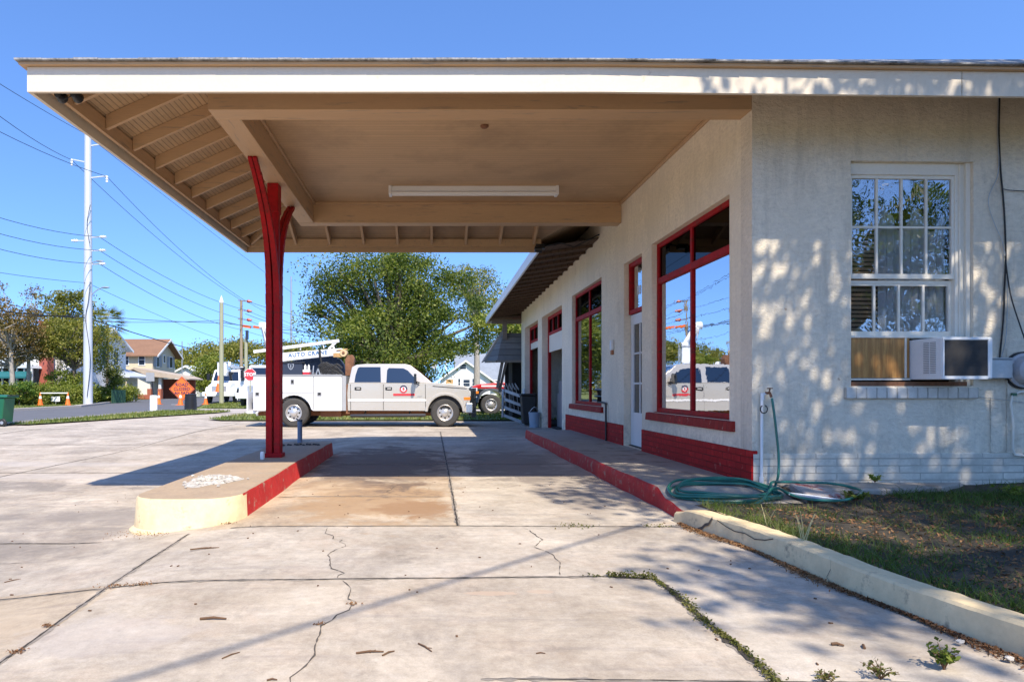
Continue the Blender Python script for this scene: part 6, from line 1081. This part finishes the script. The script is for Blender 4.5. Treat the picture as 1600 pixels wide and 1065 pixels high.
m = MB(); m.bar((2.6, Ya+.2, z0), (2.42, Ya+.25, 1.15), .08, .10); m.build('strut', m_wood, t); m = MB(); m.bar((2.75, Ya+.3, z0), (2.5, Ya+.35, 1.0), .07, .09); m.build('strut', m_wood, t)
m = MB(); m.box(2.72, Ya+.45, 0, 2.85, Ya+.55, z0); m.box(3.0, Ya+.6, 0, 5, Ya+3, z0); m.build('shed_wall', m_dark, t)
t = thing('slatted_rack', 'gray slatted metal rack leaning outward by the garage bays', 'rack', (2.75, 22.9, 0)); m = MB(); bt = [(2.36, 22.2), (2.95, 21.5)]
for k, z in enumerate((.12, .38, .64, .92)): m.bar((bt[0][0]+.02*k, bt[0][1]+.1, z+.16), (bt[1][0]+.0, bt[1][1], z-.06), .04, .09)
m.build('slat', m_galv, t); m = MB()
for (x, y), zb_ in zip(bt, (.2, .0)): m.bar((x, y+.05, zb_), (x+.02, y+.1, 1.12), .06, .06)
m.bar((2.95, 21.5, 0), (3.05, 21.35, .12), .12, .12); m.build('upright', m_galv, t); m = MB()
for k in range(5): m.bar((2.45+.1*k, 22.3-.08*k, 1.1), (2.45+.1*k, 22.9, 1.3), .025, .025)
for k in range(4): m.bar((2.5+.12*k, 22.8, 1.25), (2.55+.14*k, 22.9, .4), .02, .02)
m.build('cross_bar', m_galv, t)
t = thing('rubbish_bin', 'black rubbish bin in the shade before the far garage bay', 'bin', (3.0, 20.6, 0)); m = MB(); m.prism([(2.84, .05), (2.78, .92), (3.22, .92), (3.2, .05)], 20.7, 21.2); m.build('bin_body', m_black, t, bevel=.02); m = MB(); m.box(2.75, 20.65, .92, 3.23, 21.25, .98); m.build('lid', m_black, t, bevel=.02)
t = thing('cooler', 'small pale blue-gray bucket on the ground by the pillar between the bays', 'bucket', (3.08, 19.9, 0)); m = MB(); m.lathe([(0, 0), (.14, 0), (.17, .40), (.18, .44), (.16, .44), (.13, .05), (0, .05)], (3.05, 19.95, 0), n=16); m.build('bucket_body', M('bucket_blue', (.30, .38, .46), .5), t, smooth=True); m = MB(); m.tube(cr([(2.88, 19.95, .42), (3.05, 19.9, .60), (3.22, 19.95, .42)], 4), .01, 6); m.build('handle', m_galv, t)
# ================================================================ vegetation
def tree_e(label, base_px, Y, E, lm, bm, name='tree', cat='tree', group='trees along the road and behind the houses', z=0, **k): return make_tree(name, label, cat, (gp(base_px, Y), Y, z), [ell(*e[:4], Y, *(e[4:])) for e in E], lm, bm, group=group, **k)
E = [(600, 470, 75, 62), (540, 500, 55, 60), (650, 460, 62, 60, 1), (700, 490, 60, 60, 1), (610, 540, 100, 50, -2), (690, 512, 70, 42), (545, 545, 40, 45, -2), (505, 455, 24, 30), (520, 425, 32, 26), (590, 425, 55, 30), (735, 470, 34, 45, 2), (745, 500, 30, 38, 2), (640, 555, 42, 38, -2), (505, 497, 20, 22), (560, 570, 50, 30, -3), (610, 582, 52, 26, -3), (620, 440, 60, 45)]
tree_e('huge spreading live oak with brown patches behind the silver pickup', 620, 62, E, m_oak, m_bark, group=None, z=-.2, ncl=200, per=330, cr=1.85, leaf=.24, trunk=.75, nb=90, shell=.82, flat=.7, up=.6)
tree_e('thin gray-green tree crown rising behind the right side of the huge oak', 745, 78, [(735, 440, 40, 28), (755, 470, 34, 40), (715, 430, 20, 18)], m_gold, m_palebark, ncl=120, per=45, cr=1.1, leaf=.24, trunk=.35, nb=40)
tree_e('bright yellowish foliage seen under the far garage eave', 800, 60, [(800, 512, 30, 12), (780, 505, 30, 14)], m_hedge, m_bark, ncl=40, per=60, cr=1.0, leaf=.3, trunk=.2, nb=8)
tree_e('brownish thin crowned tree at the far left edge', 20, 47, [(5, 480, 28, 40), (35, 505, 30, 28), (-30, 500, 40, 50), (10, 530, 40, 30)], m_brownleaf, m_palebark, ncl=150, per=45, cr=.7, leaf=.17, trunk=.16, nb=50)
tree_e('bare topped reddish tree with pale twisted trunk left of the chimney', 42, 49, [(48, 500, 17, 25), (48, 460, 7, 14), (62, 450, 6, 16), (60, 530, 22, 18)], m_brownleaf, m_palebark, ncl=60, per=34, cr=.5, leaf=.15, trunk=.14, nb=40)
tree_e('golden green tree with a flat tuft on top, left of the steel pole', 88, 56, [(88, 478, 24, 20), (110, 460, 22, 9), (120, 490, 30, 26), (95, 515, 32, 22), (140, 520, 30, 24)], m_gold, m_palebark, ncl=170, per=55, cr=.9, leaf=.2, trunk=.2, nb=40)
tree_e('broad olive tree with forked dark trunk beside the steel pole', 116, 50, [(110, 545, 40, 26), (150, 540, 30, 30), (85, 540, 30, 24), (120, 520, 40, 22), (160, 565, 22, 18), (65, 550, 20, 16)], m_gold, m_bark, ncl=220, per=50, cr=.75, leaf=.17, trunk=.16, nb=40)
tree_e('multi stemmed pale tree at the left in front of the teal awning', 20, 48, [(20, 540, 36, 22), (50, 555, 24, 18), (-10, 560, 26, 26)], m_brownleaf, m_palebark, ncl=60, per=36, cr=.6, leaf=.16, trunk=.15, nb=50)
tree_e('leafy shrub in front of the white house left of the steel pole', 100, 50, [(95, 592, 26, 18), (120, 595, 18, 14)], m_hedge, m_bark, 'shrub', 'shrub', 'shrubs by the left hedge', ncl=60, per=50, cr=.5, leaf=.15, trunk=.06, nb=14)
tree_e('small dark conical shrub right of the steel pole', 178, 52, [(178, 592, 13, 16), (178, 580, 8, 8)], m_oak, m_bark, 'shrub', 'shrub', 'shrubs by the left hedge', ncl=40, per=50, cr=.45, leaf=.14, trunk=.06, nb=10)
tree_e('bright green bushy shrub at the left end of the hedge', 30, 42.5, [(30, 612, 22, 14), (38, 600, 12, 8), (14, 618, 12, 10)], m_brightleaf, m_bark, 'shrub', 'shrub', 'shrubs by the left hedge', ncl=60, per=50, cr=.35, leaf=.12, trunk=.05, nb=12)
# hedge
hp = [(gp(-20, 41), 41), (gp(60, 44.5), 44.5), (gp(130, 49), 49), (gp(207, 56), 56)]; cl = []
for (ax, ay), (bx, by) in zip(hp[:-1], hp[1:]):
    for _ in range(180): t_ = rng.random(); cl.append((ax+(bx-ax)*t_+rng.normal()*.4, ay+(by-ay)*t_+rng.normal()*.25, rng.uniform(.15, 1.15)+.12*math.sin(ax+t_*9)))
t = thing('hedge', 'long clipped yellow-green hedge along the left verge', 'hedge', (hp[1][0], hp[1][1], 0)); v, f = leaf_quads(foliage(np.array(cl), 60, .42, .8), .14, .5); rawmesh('foliage', v, f, m_hedge, t); m = MB()
for i in range(24): t_ = i/23; j = min(2, int(t_*3)); u = t_*3-j; x = hp[j][0]+(hp[j+1][0]-hp[j][0])*u; y = hp[j][1]+(hp[j+1][1]-hp[j][1])*u; m.tube([(x, y, 0), (x+.1, y, .9)], .03, 5)
m.build('stem', m_bark, t)
m = MB(); a, b = gp(178, 50.5), gp(200, 53); m.add([(a, 50.2, 0), (b, 52.6, 0), (b, 52.6, 1.0), (a, 50.2, 1.0)], [(0, 1, 2, 3)]); 
for i in range(8): t_ = i/7; m.tube([(a+(b-a)*t_, 50.15+2.4*t_, 0), (a+(b-a)*t_, 50.15+2.4*t_, 1.05)], .025, 5)
tag(m.build('mesh_fence', M('green_mesh', (.03, .10, .05), .7), at=(a, 50, 0)), 'short green mesh fence panel before the right end of the hedge', 'fence')
# cabbage palm
t = thing('palm_tree', 'fan palm crown rising between the steel pole and the tan house', 'palm tree', (gp(166, 64), 64, 0)); cx, cy, cz = W(166, 508, 64); m = MB(); m.tube([(cx, cy, 0), (cx+.1, cy, cz)], [.2, .16], 8); m.build('trunk', m_bark, t, smooth=True); vs = []
for i in range(46):
    a = rng.uniform(0, 6.28); e = rng.uniform(-.7, 1.2); d = Vector((math.cos(a)*math.cos(e), math.sin(a)*math.cos(e), math.sin(e))); c0 = Vector((cx, cy, cz))+d*rng.uniform(.9, 1.5); s = d.cross(Vector((0, 0, 1))).normalized(); u = s.cross(d)
    for k in range(11): b = -1.2+2.4*k/10; q = d*math.cos(b)+s*math.sin(b); tip = c0+q*1.0+Vector((0, 0, -.25)); w = s*.04 if abs(b) < .7 else d*.04; vs += [c0-w, c0+w, tip+w*.3, tip-w*.3]
v = np.array([tuple(p) for p in vs]); rawmesh('fronds', v, np.arange(len(v)).reshape(-1, 4), m_gold, t)
tree_e('dense green tree right of the low white house', 318, 88, [(322, 585, 20, 30), (335, 575, 18, 25), (315, 600, 16, 16)], m_hedge, m_bark, ncl=90, per=60, cr=1.1, leaf=.28, trunk=.25, nb=12)
# far wood
def wood(seg, n, Y, dY, mat, size, cr_):
    C = []
    for _ in range(n):
        px = rng.uniform(seg[0], seg[1]); top = np.interp(px, [q[0] for q in seg[2]], [q[1] for q in seg[2]])+4*math.sin(px*.35)+3*math.sin(px*.9); yq = Y+rng.uniform(0, dY); x, y, z = W(px, rng.uniform(top, 612) if rng.random() < .6 else top+rng.uniform(0, 14), yq); C.append((x, y, max(z, .3)))
    v, f = leaf_quads(foliage(np.array(C), 60, cr_, .7), size, .5); o = rawmesh('far_wood', v, f, mat); o['kind'] = 'stuff'; tag(o, 'far band of mixed trees behind the bucket trucks', 'wood')
wood((270, 480, [(270, 560), (310, 548), (340, 540), (385, 540), (420, 545), (480, 542)]), 420, 112, 12, m_gold, .42, 1.9)
wood((-900, -200, [(-900, 520), (-200, 510)]), 300, 90, 10, m_gold, .45, 2.0); wood((-200, 180, [(-200, 505), (0, 520), (180, 540)]), 220, 84, 10, m_oak, .4, 1.9); wood((470, 900, [(470, 548), (520, 540), (680, 540), (760, 540), (900, 540)]), 330, 125, 10, m_oak, .42, 2.0)
# shade tree behind the camera, right: throws the dappled shade on wall, kerb and lawn
SE = [(7.6, 3.4, 8.3, 3.6, 1.5, 1.2), (4.3, .8, 8.2, 1.2, 1.5, .7), (4.5, -2.4, 8.2, .8, .9, .5), (7.9, .0, 8.2, 3.4, 2.9, 1.6), (11, 0, 8.8, 3.4, 3.4, 1.8), (9, 2.2, 7.9, 4.2, 1.7, 1.2), (8, -2.4, 8.8, 3.6, 2.2, 1.6), (12.5, 2.5, 8, 2.5, 2, 1.5)]
make_tree('shade_tree', 'large oak behind the camera that dapples the stucco wall with shade', 'tree', (9.5, -2.5, 0), SE, m_oak, m_bark, ncl=420, per=150, cr=.82, leaf=.14, trunk=.38, nb=60, shell=.15, up=.8, flat=.5)
for i, (x, y, lab) in enumerate(((15.5, -9.5, 'tall tree behind the camera seen reflected in the front window'), (-14, -26, 'broad tree far behind the camera to the left'), (2, -30, 'broad tree straight behind the camera'), (20, -24, 'broad tree far behind the camera to the right'))): make_tree('tree', lab, 'tree', (x, y, 0), [(x, y, 6.5, 6, 4, 3.2), (x+3, y+1, 5, 4, 3, 2.5), (x-4, y, 5, 4, 3, 2.4)], m_oak, m_bark, ncl=130, per=50, cr=1.1, leaf=.35, trunk=.4, nb=20, group='trees behind the camera')
# ================================================================ camera, sun, sky
cam = bpy.data.cameras.new('camera'); cam.lens = 24; cam.sensor_width = 36; cam.shift_x = .08; cam.shift_y = 73.5/1600; cam.clip_end = 2000; cam.clip_start = .05
co = bpy.data.objects.new('camera', cam); co.location = (0, 0, HC); co.rotation_euler = (R(90), 0, 0); COL.objects.link(co); SC.camera = co
sl = bpy.data.lights.new('sun', 'SUN'); sl.energy = 4.0; sl.angle = R(.55); sl.color = (1, .89, .74); so = bpy.data.objects.new('sun', sl); so.rotation_euler = Vector((-.242, .775, -1)).to_track_quat('-Z', 'Y').to_euler(); so.location = (5, -15, 20); COL.objects.link(so)
wd_ = bpy.data.worlds.new('World'); SC.world = wd_; wd_.use_nodes = True; nt = wd_.node_tree; bg = nt.nodes['Background']; sk = nt.nodes.new('ShaderNodeTexSky'); sk.sky_type = 'NISHITA'; sk.sun_disc = False; sk.sun_elevation = R(50.9); sk.sun_rotation = R(162.7); sk.air_density = 1.0; sk.dust_density = .4; sk.ozone_density = 1.6; 
tc_ = nt.nodes.new('ShaderNodeTexCoord'); mp_ = nt.nodes.new('ShaderNodeVectorMath'); mp_.operation = 'MULTIPLY_ADD'; mp_.inputs[1].default_value = (1, 1, 1.15); mp_.inputs[2].default_value = (0, 0, .13); nt.links.new(tc_.outputs['Generated'], mp_.inputs[0]); nm_ = nt.nodes.new('ShaderNodeVectorMath'); nm_.operation = 'NORMALIZE'; nt.links.new(mp_.outputs[0], nm_.inputs[0]); nt.links.new(nm_.outputs[0], sk.inputs[0])
mx_ = nt.nodes.new('ShaderNodeMix'); mx_.data_type = 'RGBA'; mx_.blend_type = 'MULTIPLY'; mx_.inputs[0].default_value = 1; mx_.inputs[7].default_value = (.64, .86, 1.18, 1); nt.links.new(sk.outputs[0], mx_.inputs[6]); nt.links.new(mx_.outputs[2], bg.inputs[0]); bg.inputs[1].default_value = .15
vs_ = SC.view_settings; vs_.view_transform = 'Standard'; vs_.look = 'None'; vs_.exposure = .86; vs_.gamma = 1
SC.cycles.max_bounces = 10; SC.cycles.diffuse_bounces = 5; SC.cycles.glossy_bounces = 4; SC.cycles.transparent_max_bounces = 12
